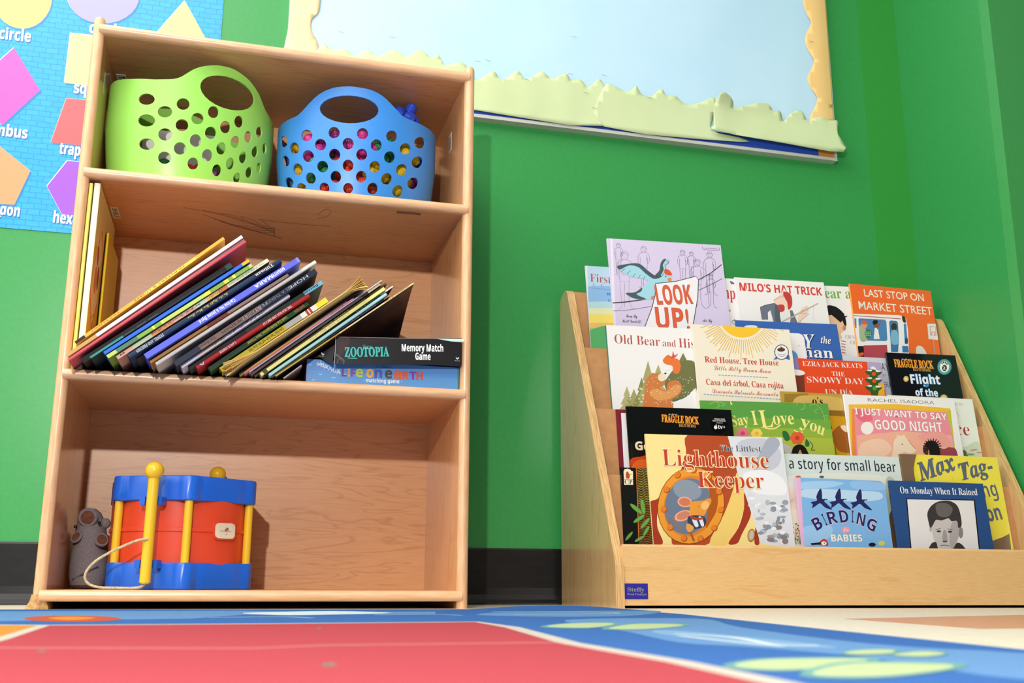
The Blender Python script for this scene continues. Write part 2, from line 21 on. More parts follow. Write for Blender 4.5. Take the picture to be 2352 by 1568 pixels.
('picture_book','red-orange picture book with a traffic light and white serif lettering',3,[1.1343,-0.1713,0.2265],[0.99989,-0.01227,0.00883],[-0.0075,0.10463,0.99448],0.2228,0.2411,0.0055,'e8512a','e8512a',0,0.16,0,[('p','8f82b6',0,[-268,2765,398,2414,393,2120,339,1231,-456,1202]),('p','7e3c2a',0,[-72,2053,493,2102,415,1233,-177,1212]),('e','f0ecea',[340,2117,170,-9,-15,-59]),('p','b8a6c9',0,[1923,2515,2279,2486,2233,1840,1897,1826]),('p','f0b42c',0,[1920,1940,2220,1981,2179,1296,1883,1285]),('p','3f5c2c',0,[1939,2271,2121,2256,2080,1811,2004,1604,1914,1600,1893,1803]),('p','3f5c2c',1,[1857,2225,2211,2228,2115,2132,1935,2123]),('p','f3efee',1,[1874,2235,1996,2255,1975,2217]),('p','f3efee',1,[2090,2250,2217,2233,2103,2209]),('p','3f5c2c',1,[1831,2064,2184,2066,2089,1970,1909,1962]),('p','f3efee',1,[1848,2074,1970,2093,1949,2055]),('p','f3efee',1,[2063,2088,2190,2071,2076,2048]),('p','3f5c2c',1,[1806,1903,2157,1905,2062,1810,1883,1802]),('p','f3efee',1,[1822,1913,1944,1932,1923,1895]),('p','f3efee',1,[2037,1927,2163,1910,2050,1887]),('p','f3efee',1,[1969,2272,2040,2326,2106,2256]),('e','e8592c',[2032,2169,45,2,-7,-41]),('e','e8592c',[2018,2022,45,2,-7,-41]),('e','55a23c',[1998,1871,45,2,-7,-46]),('t','f6efe9','R','EZRA JACK KEATS',[483,2259,1796,2273],97,0),('t','f6efe9','R','THE',[1093,2085,1378,2084],88,0),('t','f6efe9','R','SNOWY DAY',[538,1924,1782,1939],118,0),('t','f6efe9','R','UN DÍA',[895,1703,1505,1705],104,0)]),
('picture_book','glossy black picture book with gold title and teal paw badge',3,[1.3756,-0.1745,0.2265],[0.99973,-0.01105,0.02038],[-0.01911,0.10477,0.99431],0.1606,0.2655,0.006,'11131a','2a2f38',0,0.14,0,[('t','a8331c','r','FRAGGLE ROCK',[144,2356,1043,2356],152,0.060000000000000005),('t','f0b23c','r','FRAGGLE ROCK',[144,2356,1043,2356],152,0.01),('t','fff0c0','c',"Jim Henson's",[334,2515,550,2521],31,0),('t','e0b054','r','BACK TO THE ROCK',[557,2287,962,2288],57,0),('t','4a8ac8','S','Flight',[456,2025,1137,2028],179,0.04),('t','f4f6fa','S','Flight',[456,2025,1137,2028],179,0.01),('t','4a8ac8','S','of the',[515,1774,1033,1771],136,0.04),('t','f4f6fa','S','of the',[515,1774,1033,1771],136,0.01),('e','3f8c94',[1300,2399,168,6,-35,-171]),('e','9cc6c6',[1300,2399,141,5,-30,-145]),('e','3f8c94',[1300,2399,133,5,-28,-138]),('e','f2f2ee',[1300,2399,110,4,-24,-119]),('e','15171b',[1295,2375,57,2,-14,-66]),('e','15171b',[1258,2473,15,0,-4,-19]),('e','15171b',[1298,2493,16,1,-4,-19]),('e','15171b',[1339,2490,16,0,-4,-19]),('e','15171b',[1371,2467,16,1,-4,-19]),('t','f2f2ee','S','2',[1257,2341,1319,2343],63,0),('e','d8b868',[357,2114,61,2,-12,-61]),('e','f6e2a4',[357,2114,30,1,-6,-31]),('e','d8c070',[1149,1737,88,3,-16,-78]),('e','f6e8b4',[1149,1737,47,2,-8,-41])]),
('picture_book','cream picture book with a yellow sun and red lettering, second row',3,[0.9533,-0.1777,0.2265],[0.99986,-0.01198,0.01163],[-0.01032,0.10467,0.99445],0.2055,0.2945,0.0055,'f2ead4','f2ead4',0,0.3,0,[('l','e9bd55',16,0,0,[1621,3218,1922,3226]),('l','e9bd55',16,0,0,[1614,3182,2041,3165]),('l','e9bd55',16,0,0,[1604,3146,1881,3115]),('l','e9bd55',16,0,0,[1592,3110,1898,3054]),('l','e9bd55',16,0,0,[1578,3075,1880,2997]),('l','e9bd55',16,0,0,[1561,3041,1934,2914]),('l','e9bd55',16,0,0,[1542,3007,1765,2912]),('l','e9bd55',15,0,0,[1522,2974,1798,2830]),('l','e9bd55',15,0,0,[1499,2943,1766,2775]),('l','e9bd55',15,0,0,[1474,2912,1761,2699]),('l','e9bd55',15,0,0,[1447,2883,1612,2738]),('l','e9bd55',15,0,0,[1419,2856,1646,2622]),('l','e9bd55',15,0,0,[1389,2830,1589,2586]),('l','e9bd55',15,0,0,[1357,2806,1544,2538]),('l','e9bd55',15,0,0,[1325,2784,1434,2596]),('l','e9bd55',15,0,0,[1291,2764,1443,2447]),('l','e9bd55',15,0,0,[1257,2746,1369,2454]),('l','e9bd55',15,0,0,[1221,2730,1309,2435]),('l','e9bd55',15,0,0,[1186,2716,1235,2486]),('l','e9bd55',15,0,0,[1149,2705,1201,2326]),('l','e9bd55',15,0,0,[1113,2696,1132,2392]),('l','e9bd55',15,0,0,[1076,2689,1073,2387]),('l','e9bd55',15,0,0,[1039,2685,1018,2418]),('l','e9bd55',15,0,0,[1003,2683,942,2277]),('l','e9bd55',15,0,0,[967,2683,904,2398]),('l','e9bd55',15,0,0,[931,2686,845,2388]),('l','e9bd55',15,0,0,[897,2692,793,2402]),('l','e9bd55',15,0,0,[863,2699,694,2310]),('l','e9bd55',15,0,0,[830,2709,705,2464]),('l','e9bd55',15,0,0,[798,2721,630,2435]),('l','e9bd55',15,0,0,[768,2736,577,2450]),('l','e9bd55',15,0,0,[739,2752,485,2418]),('l','e9bd55',15,0,0,[712,2771,543,2573]),('l','e9bd55',15,0,0,[686,2792,436,2531]),('l','e9bd55',15,0,0,[662,2814,395,2566]),('l','e9bd55',15,0,0,[640,2839,334,2585]),('l','e9bd55',15,0,0,[620,2865,417,2715]),('l','e9bd55',15,0,0,[603,2892,276,2679]),('l','e9bd55',15,0,0,[587,2922,270,2740]),('l','e9bd55',15,0,0,[574,2952,247,2789]),('l','e9bd55',15,0,0,[563,2984,329,2884]),('l','e9bd55',15,0,0,[554,3016,168,2878]),('l','e9bd55',15,0,0,[548,3050,218,2954]),('l','e9bd55',15,0,0,[545,3084,220,3012]),('l','e9bd55',15,0,0,[543,3119,281,3077]),('l','e9bd55',15,0,0,[545,3154,131,3116]),('e','f6c636',[1081,3204,495,29,-55,-476]),('t','c9493b','r','Red House, Tree House',[193,2193,1733,2195],113,0),('t','d05a4c','c','Little Bitty Brown Mouse',[365,2051,1547,2034],96,0),('t','c9493b','r','Casa del árbol, Casa rojita',[175,1752,1775,1740],111,0),('t','d05a4c','c','Diminuta Ratoncita Marroncita',[291,1596,1635,1580],90,0),('l','8fa6cc',14,0,0,[444,1951,490,1951]),('l','8fa6cc',14,0,0,[508,1951,554,1950]),('l','8fa6cc',14,0,0,[572,1950,618,1950]),('l','8fa6cc',14,0,0,[636,1950,682,1950]),('l','8fa6cc',14,0,0,[700,1949,747,1949]),('l','8fa6cc',14,0,0,[765,1949,811,1949]),('l','8fa6cc',14,0,0,[829,1949,876,1948]),('l','8fa6cc',14,0,0,[894,1948,941,1948]),('l','8fa6cc',14,0,0,[959,1948,1006,1947]),('l','8fa6cc',14,0,0,[1024,1947,1070,1947]),('l','8fa6cc',14,0,0,[1089,1947,1136,1947]),('l','8fa6cc',14,0,0,[1154,1946,1201,1946]),('l','8fa6cc',14,0,0,[1219,1946,1266,1946]),('l','8fa6cc',14,0,0,[1284,1946,1331,1945]),('l','8fa6cc',14,0,0,[1350,1945,1397,1945]),('l','8fa6cc',14,0,0,[1415,1945,1462,1944]),('l','8fa6cc',14,0,0,[103,1563,148,1562]),('l','8fa6cc',14,0,0,[166,1562,211,1561]),('l','8fa6cc',14,0,0,[228,1560,274,1559]),('l','8fa6cc',14,0,0,[291,1559,337,1557]),('l','8fa6cc',14,0,0,[354,1557,400,1556]),('l','8fa6cc',14,0,0,[418,1555,463,1554]),('l','8fa6cc',14,0,0,[481,1554,526,1553]),('l','8fa6cc',14,0,0,[544,1552,590,1551]),('l','8fa6cc',14,0,0,[608,1550,653,1549]),('l','8fa6cc',14,0,0,[671,1549,717,1548]),('l','8fa6cc',14,0,0,[735,1547,781,1546]),('l','8fa6cc',14,0,0,[798,1545,844,1544]),('l','8fa6cc',14,0,0,[862,1544,908,1543]),('l','8fa6cc',14,0,0,[926,1542,972,1541]),('l','8fa6cc',14,0,0,[990,1541,1036,1539]),('l','8fa6cc',14,0,0,[1054,1539,1100,1538]),('l','8fa6cc',14,0,0,[1118,1537,1165,1536]),('l','8fa6cc',14,0,0,[1183,1536,1229,1534]),('l','8fa6cc',14,0,0,[1247,1534,1294,1533]),('l','8fa6cc',14,0,0,[1312,1532,1358,1531]),('l','8fa6cc',14,0,0,[1376,1531,1423,1529]),('l','8fa6cc',14,0,0,[1441,1529,1488,1528]),('l','8fa6cc',14,0,0,[1506,1527,1553,1526]),('l','8fa6cc',14,0,0,[1571,1525,1618,1524]),('l','8fa6cc',14,0,0,[1636,1524,1683,1523]),('p','4468b8',0,[1659,2487,1702,2383,1628,2309,1713,2330,1755,2438]),('p','4468b8',0,[1940,2501,1982,2396,1981,2317,1892,2348,1886,2445]),('e','3c4a66',[1824,2473,155,7,-20,-156]),('e','f0efec',[1824,2473,139,7,-18,-141]),('e','5a3a34',[1821,2521,85,5,-5,-40]),('p','5a3a34',0,[1804,2529,1821,2592,1864,2559,1887,2525]),('l','7a8090',9,1,0,[1718,2436,1817,2415,1923,2447]),('l','7a8090',9,1,0,[1732,2402,1812,2379,1900,2410])]),
('picture_book','dark red hardback with a white panel, left end of the third row',2,[0.7813,-0.2094,0.1025],[0.99988,-0.0122,0.00948],[-0.00815,0.10464,0.99448],0.1901,0.2403,0.0055,'7c2231','7c2231',1,0.3,0,[('p','efedeb',0,[88,2337,1633,2348,1581,940,69,915])]),
('picture_book','golden-brown picture book with a horse, between the green and pink covers',2,[1.1103,-0.2137,0.1025],[0.99991,-0.01285,0.00329],[-0.00193,0.10456,0.99452],0.201,0.2908,0.0055,'b99a44','a88a3c',0,0.14,0,[('p','9a7a30',0,[72,2858,576,2893,553,2718,52,2695]),('p','cfae5e',1,[333,2816,853,2862,1272,2816,1241,2596,306,2599]),('p','8c6420',0,[980,2584,1285,2576,1317,2468,964,2475]),('p','c8951f',0,[964,2475,1317,2468,1300,1400,812,1387]),('p','9c5a1e',1,[961,2088,1046,2220,1197,2294,1427,2256,1410,1826,1122,1774,1000,1897]),('p','e3d2b8',1,[1171,2278,1291,2294,1296,2165,1208,2204]),('l','5a3416',13,1,0,[1000,1897,1004,1602]),('t','1f1a14','r','o’s',[641,2674,865,2675],146,0),('t','1f1a14','r','s',[951,2216,989,2217],87,0)]),
('picture_book','cream picture book showing red letters, behind the pink horse book',2,[1.3409,-0.2167,0.1025],[0.99991,-0.01267,0.00501],[-0.00366,0.10458,0.99451],0.1889,0.2947,0.005,'eeede5','eeede5',0,0.3,0,[('t','b4b4ac','R','BURY',[1466,2804,1659,2798],60,0),('t','a83c3c','R','ce',[1381,2210,1695,2199],245,0),('p','cfdcc0',1,[994,1894,1504,1965,1912,2000,1879,625,754,608]),('p','5c6a48',1,[1480,1909,1563,1824,1536,1561,1425,1689]),('e','d88c90',[1719,1916,88,16,0,-17]),('e','d88c90',[1836,1871,66,2,-3,-15]),('e','88a078',[1626,1826,101,3,-4,-22]),('l','7c6a58',7,1,0,[1488,2660,1523,2576]),('l','7c6a58',7,1,0,[1462,2395,1483,2307])]),
('picture_book','green picture book with curved yellow lettering and flowers, third row',2,[0.9465,-0.2183,0.1025],[0.99965,-0.01067,0.02407],[-0.02282,0.10481,0.99423],0.2611,0.2636,0.0055,'5c9f47','5c9f47',0,0.3,0,[('p','74aa42',0,[-24,2328,2880,2322,2679,1117,-162,1106]),('p','92b540',0,[-43,2162,2847,2128,2679,1117,-162,1106]),('p','aebd45',0,[-59,2017,2819,1957,2679,1117,-162,1106]),('l','8fbf5e',13,1,0,[178,2563,317,2619,490,2580,418,2537]),('l','8fbf5e',13,1,0,[317,2619,375,2546,302,2492]),('l','8fbf5e',13,1,0,[1941,2582,1997,2648,2130,2608,2082,2521,2022,2509]),('l','8fbf5e',13,1,0,[2220,2589,2364,2614,2480,2465,2500,2294]),('l','8fbf5e',13,1,0,[2397,2528,2297,2483,2360,2441]),('l','8fbf5e',13,1,0,[2467,2379,2564,2402,2527,2316]),('t','f5e88f','r','Say',[584,2153,934,2209],194,0),('t','f5e88f','r','I',[1012,2189,1112,2200],259,0),('t','f5e88f','r','L',[1167,2142,1423,2163],318,0),('l','f5e88f',25,1,0,[1228,2143,1350,2124,1466,2147,1566,2208]),('t','f5e88f','r','ove',[1424,2205,1860,2222],239,0),('t','f5e88f','r','y',[1956,2188,2150,2134],224,0),('l','f5e88f',21,1,0,[2003,2072,1911,2070,1825,2111]),('t','f5e88f','r','o',[2147,2117,2284,2076],224,0),('t','f5e88f','r','u',[2279,2072,2422,2006],224,0),('t','f5e88f','r','‘',[602,2404,638,2405],234,0),('e','e07a86',[844,2032,64,1,-7,-53]),('e','e07a86',[804,1983,65,1,-6,-53]),('e','e07a86',[738,1982,64,1,-7,-53]),('e','e07a86',[710,2030,65,1,-6,-53]),('e','e07a86',[750,2079,64,1,-7,-52]),('e','e07a86',[817,2080,64,1,-7,-52]),('e','c84a66',[777,2031,43,1,-5,-38]),('e','f2d25c',[1117,2032,58,1,-7,-47]),('e','f2d25c',[1080,1988,59,1,-6,-48]),('e','f2d25c',[1020,1987,58,1,-6,-48]),('e','f2d25c',[996,2030,58,1,-7,-47]),('e','f2d25c',[1032,2075,58,1,-7,-48]),('e','f2d25c',[1092,2076,59,1,-6,-48]),('e','e8b83c',[1056,2031,39,1,-4,-34]),('e','df6238',[1949,1961,75,1,-9,-60]),('e','df6238',[1902,1905,75,1,-9,-60]),('e','df6238',[1824,1904,75,1,-9,-60]),('e','df6238',[1794,1959,74,1,-9,-60]),('e','df6238',[1841,2015,75,2,-9,-60]),('e','df6238',[1919,2017,75,1,-9,-61]),('e','c24426',[1871,1960,50,1,-6,-43]),('p','2f6b3a',1,[1594,2086,1682,2067,1720,1941,1635,1898,1579,1981]),('p','2f6b3a',1,[2052,1946,2108,1862,2076,1799,2010,1819]),('l','2f6b3a',17,1,0,[2115,1905,2171,1821,2124,1737,2204,1738]),('p','17140f',1,[1689,1648,1779,1795,1922,1839,2024,1756,2041,1569,1654,1565]),('p','c9895c',1,[1813,1567,1896,1744,1927,1568]),('p','bcb8b4',1,[1549,1855,1730,1774,1678,1648,1543,1730])]),
('picture_book','white-framed pink picture book with a white horse and moon, right side of the third row',2,[1.2391,-0.2222,0.1025],[0.9999,-0.01251,0.00652],[-0.00517,0.1046,0.9945],0.2434,0.2901,0.0055,'f2efed','f2efed',0,0.3,0,[('p','f1bf3c',0,[81,2703,1142,2755,2315,2714,2287,2281,2207,1236,-60,1187]),('p','f08c42',0,[134,2618,230,2621,80,1190,-60,1187]),('p','c3c93e',0,[2209,2656,2319,2682,2220,1236,2085,1233]),('p','ee94a0',0,[188,2628,1124,2653,2224,2629,2261,2147,2183,1235,45,1190]),('p','f3b39a',0,[162,2100,1172,2220,2240,2169,2183,1235,45,1190]),('p','f5cdb0',1,[245,1953,687,2053,867,1843,475,1619,151,1653]),('p','f0a49a',1,[1498,2144,2029,2228,2202,1970,1732,1956]),('p','eb6f84',1,[184,2598,463,2587,555,2416,288,2384]),('e','f7f0ea',[410,2252,136,5,-20,-125]),('t','4a4a4c','s','RACHEL ISADORA',[512,2778,1973,2780],72,-0.012),('t','b5646c','S','I JUST WANT TO SAY',[195,2515,2199,2473],128,0.02),('t','faf5f1','S','I JUST WANT TO SAY',[195,2515,2199,2473],128,0),('t','b5646c','S','GOOD NIGHT',[586,2235,2058,2229],185,0.018),('t','faf5f1','S','GOOD NIGHT',[586,2235,2058,2229],185,0),('p','f1dcc2',1,[896,1844,949,2018,1032,2111,1032,2168,1072,2130,1161,2133,1193,2177,1201,2113,1271,2028,1384,1884,1413,1859,1277,1782,1172,1805,1098,1790,975,1633,831,1629]),('l','a87858',11,1,0,[1263,2049,1329,1943,1402,1876]),('e','4a3028',[1115,1963,17,0,-2,-11]),('p','9a4650',1,[1880,1830,2041,1900,2158,1936,2301,1842,2207,1236,1743,1226]),('p','5b3222',1,[1585,1951,1667,1997,1651,1780,1568,1788,1550,1863]),('l','1b1917',20,1,0,[1761,1913,1565,1839]),('l','1b1917',20,1,0,[1761,1913,1555,1891]),('l','1b1917',20,1,0,[1761,1913,1565,1945]),('l','1b1917',20,1,0,[1761,1913,1594,1998]),('l','1b1917',20,1,0,[1761,1913,1640,2043]),('l','1b1917',20,1,0,[1761,1913,1698,2077]),('l','1b1917',20,1,0,[1761,1913,1763,2096]),('l','1b1917',20,1,0,[1761,1913,1827,2098]),('l','1b1917',20,1,0,[1761,1913,1886,2083]),('l','1b1917',20,1,0,[1761,1913,1933,2053]),('l','1b1917',20,1,0,[1761,1913,1962,2009]),('l','1b1917',20,1,0,[1761,1913,1973,1958]),('l','1b1917',20,1,0,[1761,1913,1962,1903]),('p','1b1917',1,[1630,1996,1750,2054,1868,2025,1922,1896,1889,1743,1692,1738,1680,1867])]),
('picture_book','black picture book with gold title beside a dark red hardback',2,[0.7954,-0.2247,0.1025],[0.99985,-0.01186,0.01275],[-0.01144,0.10468,0.99444],0.2035,0.2441,0.006,'0e1211','262b2a',0,0.14,0,[('t','a8331c','r','FRAGGLE ROCK',[656,2176,1375,2152],127,0.060000000000000005),('t','f0b23c','r','FRAGGLE ROCK',[656,2176,1375,2152],127,0.01),('t','fff0c0','c',"Jim Henson's",[797,2310,970,2313],26,0),('t','e0b054','r','BACK TO THE ROCK',[982,2096,1308,2089],49,0),('e','050606',[1763,2147,163,5,-17,-161]),('t','e8e8e6','S','FRAGGLE ROCK:',[1685,2249,1899,2247],23,0),('t','e8e8e6','S','BACK TO THE ROCK',[1650,2214,1904,2214],23,0),('t','b8b8b6','S','STREAM ON',[1717,2179,1839,2179],19,0),('e','f2f2f2',[1695,2104,33,1,-3,-35]),('e','050606',[1732,2122,13,0,-1,-13]),('e','f2f2f2',[1709,2148,6,-2,-6,-12]),('t','f2f2f2','S','tv+',[1737,2081,1885,2077],71,0),('t','b8305c','S','Go',[114,1653,405,1648],144,0.04),('t','dce8b0','S','Go',[114,1653,405,1648],144,0.01),('p','c8431a',1,[-60,1330,2,1469,99,1520,204,1532,372,1556,479,1340,414,1063,-80,1056]),('p','e0622a',1,[23,1331,114,1451,303,1475,327,1258,55,1214])]),
('picture_book','black picture book with green leaves at the left end of the front row',1,[0.7624,-0.2625,0.0172],[0.9999,-0.01359,-0.00375],[0.00515,0.10447,0.99451],0.1738,0.2155,0.005,'0e0f0e','1b1d18',0,0.3,0,[('p','2a2410',0,[291,2164,658,2172,582,769,249,764]),('l','c9b24a',6,1,0,[310,2140,392,2158,471,2126,575,2149]),('l','c9b24a',6,1,0,[309,2111,390,2129,469,2097,573,2120]),('l','c9b24a',6,1,0,[308,2082,388,2100,468,2068,571,2091]),('l','c9b24a',6,1,0,[307,2053,387,2071,466,2039,569,2062]),('l','c9b24a',6,1,0,[306,2024,385,2042,464,2010,567,2033]),('l','c9b24a',6,1,0,[305,1995,383,2013,462,1981,565,2004]),('l','c9b24a',6,1,0,[304,1966,381,1984,460,1952,563,1975]),('l','c9b24a',6,1,0,[303,1938,379,1955,458,1923,561,1946]),('l','c9b24a',6,1,0,[302,1909,377,1926,456,1894,559,1917]),('l','c9b24a',6,1,0,[301,1880,376,1898,454,1866,557,1888]),('l','c9b24a',6,1,0,[300,1851,374,1869,453,1837,555,1859]),('l','c9b24a',6,1,0,[299,1823,372,1840,451,1808,553,1830]),('l','c9b24a',6,1,0,[298,1794,370,1811,449,1779,552,1802]),('l','c9b24a',6,1,0,[297,1765,368,1783,447,1751,550,1773]),('l','c9b24a',6,1,0,[296,1737,367,1754,445,1722,548,1744]),('l','c9b24a',6,1,0,[295,1708,365,1725,443,1693,546,1715]),('l','c9b24a',6,1,0,[294,1680,363,1697,441,1665,544,1687]),('l','c9b24a',6,1,0,[293,1651,361,1668,440,1636,542,1658]),('l','c9b24a',6,1,0,[292,1623,359,1640,438,1608,540,1630]),('l','c9b24a',6,1,0,[291,1594,358,1611,436,1579,538,1601]),('l','c9b24a',6,1,0,[290,1566,356,1583,434,1551,536,1572]),('l','c9b24a',6,1,0,[290,1537,354,1554,432,1522,534,1544]),('l','c8702c',6,1,0,[289,1509,352,1526,430,1494,532,1515]),('l','c8702c',6,1,0,[288,1481,350,1497,429,1466,531,1487]),('l','c8702c',6,1,0,[287,1452,349,1469,427,1437,529,1459]),('l','c8702c',6,1,0,[286,1424,347,1441,425,1409,527,1430]),('l','c8702c',6,1,0,[285,1396,345,1413,423,1381,525,1402]),('l','c8702c',6,1,0,[284,1368,343,1384,421,1352,523,1374]),('l','c8702c',6,1,0,[283,1340,341,1356,419,1324,521,1345]),('l','c8702c',6,1,0,[282,1312,340,1328,418,1296,519,1317]),('l','c8702c',6,1,0,[281,1283,338,1300,416,1268,517,1289]),('l','c8702c',6,1,0,[280,1255,336,1272,414,1240,516,1261]),('l','c8702c',6,1,0,[279,1227,334,1243,412,1212,514,1233]),('l','c8702c',6,1,0,[278,1199,333,1215,410,1184,512,1204]),('l','c8702c',6,1,0,[277,1171,331,1187,409,1155,510,1176]),('l','c8702c',6,1,0,[276,1143,329,1159,407,1127,508,1148]),('l','c8702c',6,1,0,[275,1115,327,1131,405,1100,506,1120]),('l','c8702c',6,1,0,[274,1088,326,1103,403,1072,504,1092]),('l','c8702c',6,1,0,[274,1060,324,1076,401,1044,502,1064]),('l','c8702c',6,1,0,[273,1032,322,1048,400,1016,501,1036]),('l','c8702c',6,1,0,[272,1004,320,1020,398,988,499,1008]),('l','c8702c',6,1,0,[271,976,319,992,396,960,497,981]),('l','c8702c',6,1,0,[270,949,317,964,394,932,495,953]),('l','c8702c',6,1,0,[269,921,315,936,392,905,493,925]),('l','c8702c',6,1,0,[268,893,313,909,391,877,491,897]),('l','c8702c',6,1,0,[267,866,312,881,389,849,489,869]),('l','d0702c',14,0,0,[291,2164,283,1698,258,911]),('e','5f9c40',[247,1451,103,-82,-26,-28]),('l','9cc870',4,1,0,[166,1517,329,1386]),('e','5f9c40',[370,1492,16,-129,-39,-7]),('l','9cc870',4,1,0,[357,1596,383,1389]),('e','5f9c40',[287,1284,102,66,18,-26]),('l','9cc870',4,1,0,[205,1230,369,1337]),('e','5f9c40',[392,1211,83,88,25,-20]),('l','9cc870',4,1,0,[326,1141,458,1281]),('e','5f9c40',[91,991,68,73,20,-16]),('l','9cc870',4,1,0,[37,934,145,1049]),('e','5f9c40',[276,949,89,48,13,-22]),('l','9cc870',4,1,0,[205,910,347,987]),('e','5f9c40',[404,1081,55,82,23,-13]),('l','9cc870',4,1,0,[360,1016,448,1146]),('p','efe6c4',0,[56,2081,70,2120,128,2137,183,2120,198,2097,226,2094,216,1860,55,1855]),('p','b84b2a',1,[99,2065,125,2087,148,2065,165,2019,150,1969,98,1967,93,2017]),('e','d8b83c',[186,2039,17,1,0,-15]),('l','1a1a1a',6,0,0,[57,1951,222,1956]),('l','1a1a1a',6,0,0,[141,1953,140,1858]),('t','1a1a1a','r','C',[66,1874,123,1874],65,0),('t','1a1a1a','r','P',[153,1875,205,1875],65,0),('l','c9b24a',4,1,0,[4,2014,7,1991]),('l','c9b24a',4,1,0,[2,1972,5,1949]),('l','c9b24a',4,1,0,[1,1930,3,1907]),('l','c9b24a',4,1,0,[-1,1888,2,1865]),('l','c9b24a',4,1,0,[-3,1846,0,1823]),('l','c9b24a',4,1,0,[-5,1804,-2,1781])]),
('picture_book','pale blue picture book with dark handwritten title, behind the small bird board book',1,[1.0604,-0.2665,0.0165],[0.99989,-0.0124,0.00759],[-0.00625,0.10462,0.99449],0.2519,0.2512,0.0055,'d2dfdb','cfd8d4',0,0.3,0,[('p','e3e6d8',1,[79,2090,2487,2102,2391,1409,-6,1418]),('p','efd9c8',1,[65,1812,354,1857,370,1482,37,1419]),('p','b9c4b4',1,[2185,2095,2380,2017,2259,1307,2077,1445]),('p','6a4c2c',1,[2146,1446,2313,1488,2219,812,2039,811]),('p','f0e6d0',1,[-6,1418,346,1462,301,804,-84,802]),('l','d8b4b4',6,1,0,[219,1657,355,1698]),('l','d8b4b4',6,1,0,[219,1657,339,1652]),('l','d8b4b4',6,1,0,[219,1657,304,1613]),('l','d8b4b4',6,1,0,[219,1657,257,1587]),('l','d8b4b4',6,1,0,[219,1657,205,1578]),('l','d8b4b4',6,1,0,[219,1657,156,1588]),('l','d8b4b4',6,1,0,[219,1657,118,1615]),('l','d8b4b4',6,1,0,[219,1657,96,1654]),('l','d8b4b4',6,1,0,[219,1657,95,1701]),('l','d8b4b4',6,1,0,[219,1657,114,1747]),('l','d8b4b4',6,1,0,[219,1657,150,1785]),('l','d8b4b4',6,1,0,[219,1657,199,1809]),('l','d8b4b4',6,1,0,[219,1657,251,1815]),('l','d8b4b4',6,1,0,[219,1657,299,1802]),('l','d8b4b4',6,1,0,[219,1657,336,1773]),('l','d8b4b4',6,1,0,[219,1657,354,1731]),('l','5c7038',6,1,0,[144,1022,116,898]),('e','8c2a2a',[144,1022,17,0,-2,-13]),('l','5c7038',6,1,0,[245,980,245,899]),('e','6a2a20',[245,980,17,0,-2,-13]),('l','5c7038',6,1,0,[242,1096,200,899]),('e','b84a3a',[242,1096,17,0,-2,-13]),('l','5c7038',6,1,0,[296,1141,299,899]),('e','8c2a2a',[296,1141,17,0,-2,-14]),('l','5c7038',6,1,0,[155,1016,165,899]),('e','6a2a20',[155,1016,18,0,-1,-14]),('l','5c7038',6,1,0,[235,1148,172,899]),('e','b84a3a',[235,1148,18,0,-1,-14]),('l','5c7038',6,1,0,[271,1173,249,899]),('e','8c2a2a',[271,1173,17,0,-2,-14]),('l','5c7038',6,1,0,[152,1259,74,898]),('e','6a2a20',[152,1259,17,0,-2,-14]),('l','5c7038',6,1,0,[286,1230,277,899]),('e','b84a3a',[286,1230,18,1,-1,-13]),('l','5c7038',6,1,0,[181,1106,141,898]),('e','8c2a2a',[181,1106,17,0,-2,-13]),('l','5c7038',6,1,0,[251,1256,196,899]),('e','6a2a20',[251,1256,18,0,-2,-13]),('l','5c7038',6,1,0,[313,1230,282,899]),('e','b84a3a',[313,1230,17,0,-2,-14]),('l','5c7038',6,1,0,[182,1191,103,898]),('e','8c2a2a',[182,1191,18,0,-1,-13]),('l','5c7038',6,1,0,[94,990,110,898]),('e','6a2a20',[94,990,17,0,-2,-13]),('l','5c7038',6,1,0,[259,1035,280,899]),('e','b84a3a',[259,1035,17,0,-2,-13]),('l','5c7038',6,1,0,[137,1103,110,898]),('e','8c2a2a',[137,1103,17,0,-2,-13]),('l','5c7038',6,1,0,[207,995,217,899]),('e','6a2a20',[207,995,17,0,-1,-14]),('l','5c7038',6,1,0,[322,1250,288,899]),('e','b84a3a',[322,1250,17,0,-2,-14]),('p','c86a44',1,[361,2108,443,2114,445,2078,361,2076]),('e','6a5a4c',[873,2104,49,1,-3,-21]),('t','232b3c','S','a story for small bear',[250,2238,2424,2220],195,-0.02)]),
('picture_book','yellow and brown picture book with grey brush lettering, right end of the front row',1,[1.3139,-0.2699,0.0165],[0.99991,-0.01287,0.00316],[-0.00179,0.10456,0.99452],0.2109,0.259,0.0055,'f0e14f','8a7050',0,0.3,0,[('p','7b634b',0,[-282,2591,386,2592,309,2463,259,2337,248,2191,266,1841,-94,1630]),('p','7d6650',0,[1536,967,1663,1009,1918,1083,2077,1152,2041,649,1470,645]),('p','e8d83a',1,[362,2591,397,2588,318,2338,326,2048,251,2129,276,2379]),('t','5f6979','i','Max',[361,2090,1185,2338],316,0.02),('t','5f6979','i','Tag-',[1265,2130,1990,2301],300,0.015),('t','5f6979','S','ng',[1671,1809,1992,1854],277,-0.01),('t','5f6979','S','on',[1669,1365,1993,1418],273,0.01),('l','c9bb3c',6,1,0,[1041,2212,1069,2108]),('l','c9bb3c',6,1,0,[1250,2175,1257,2092])]),
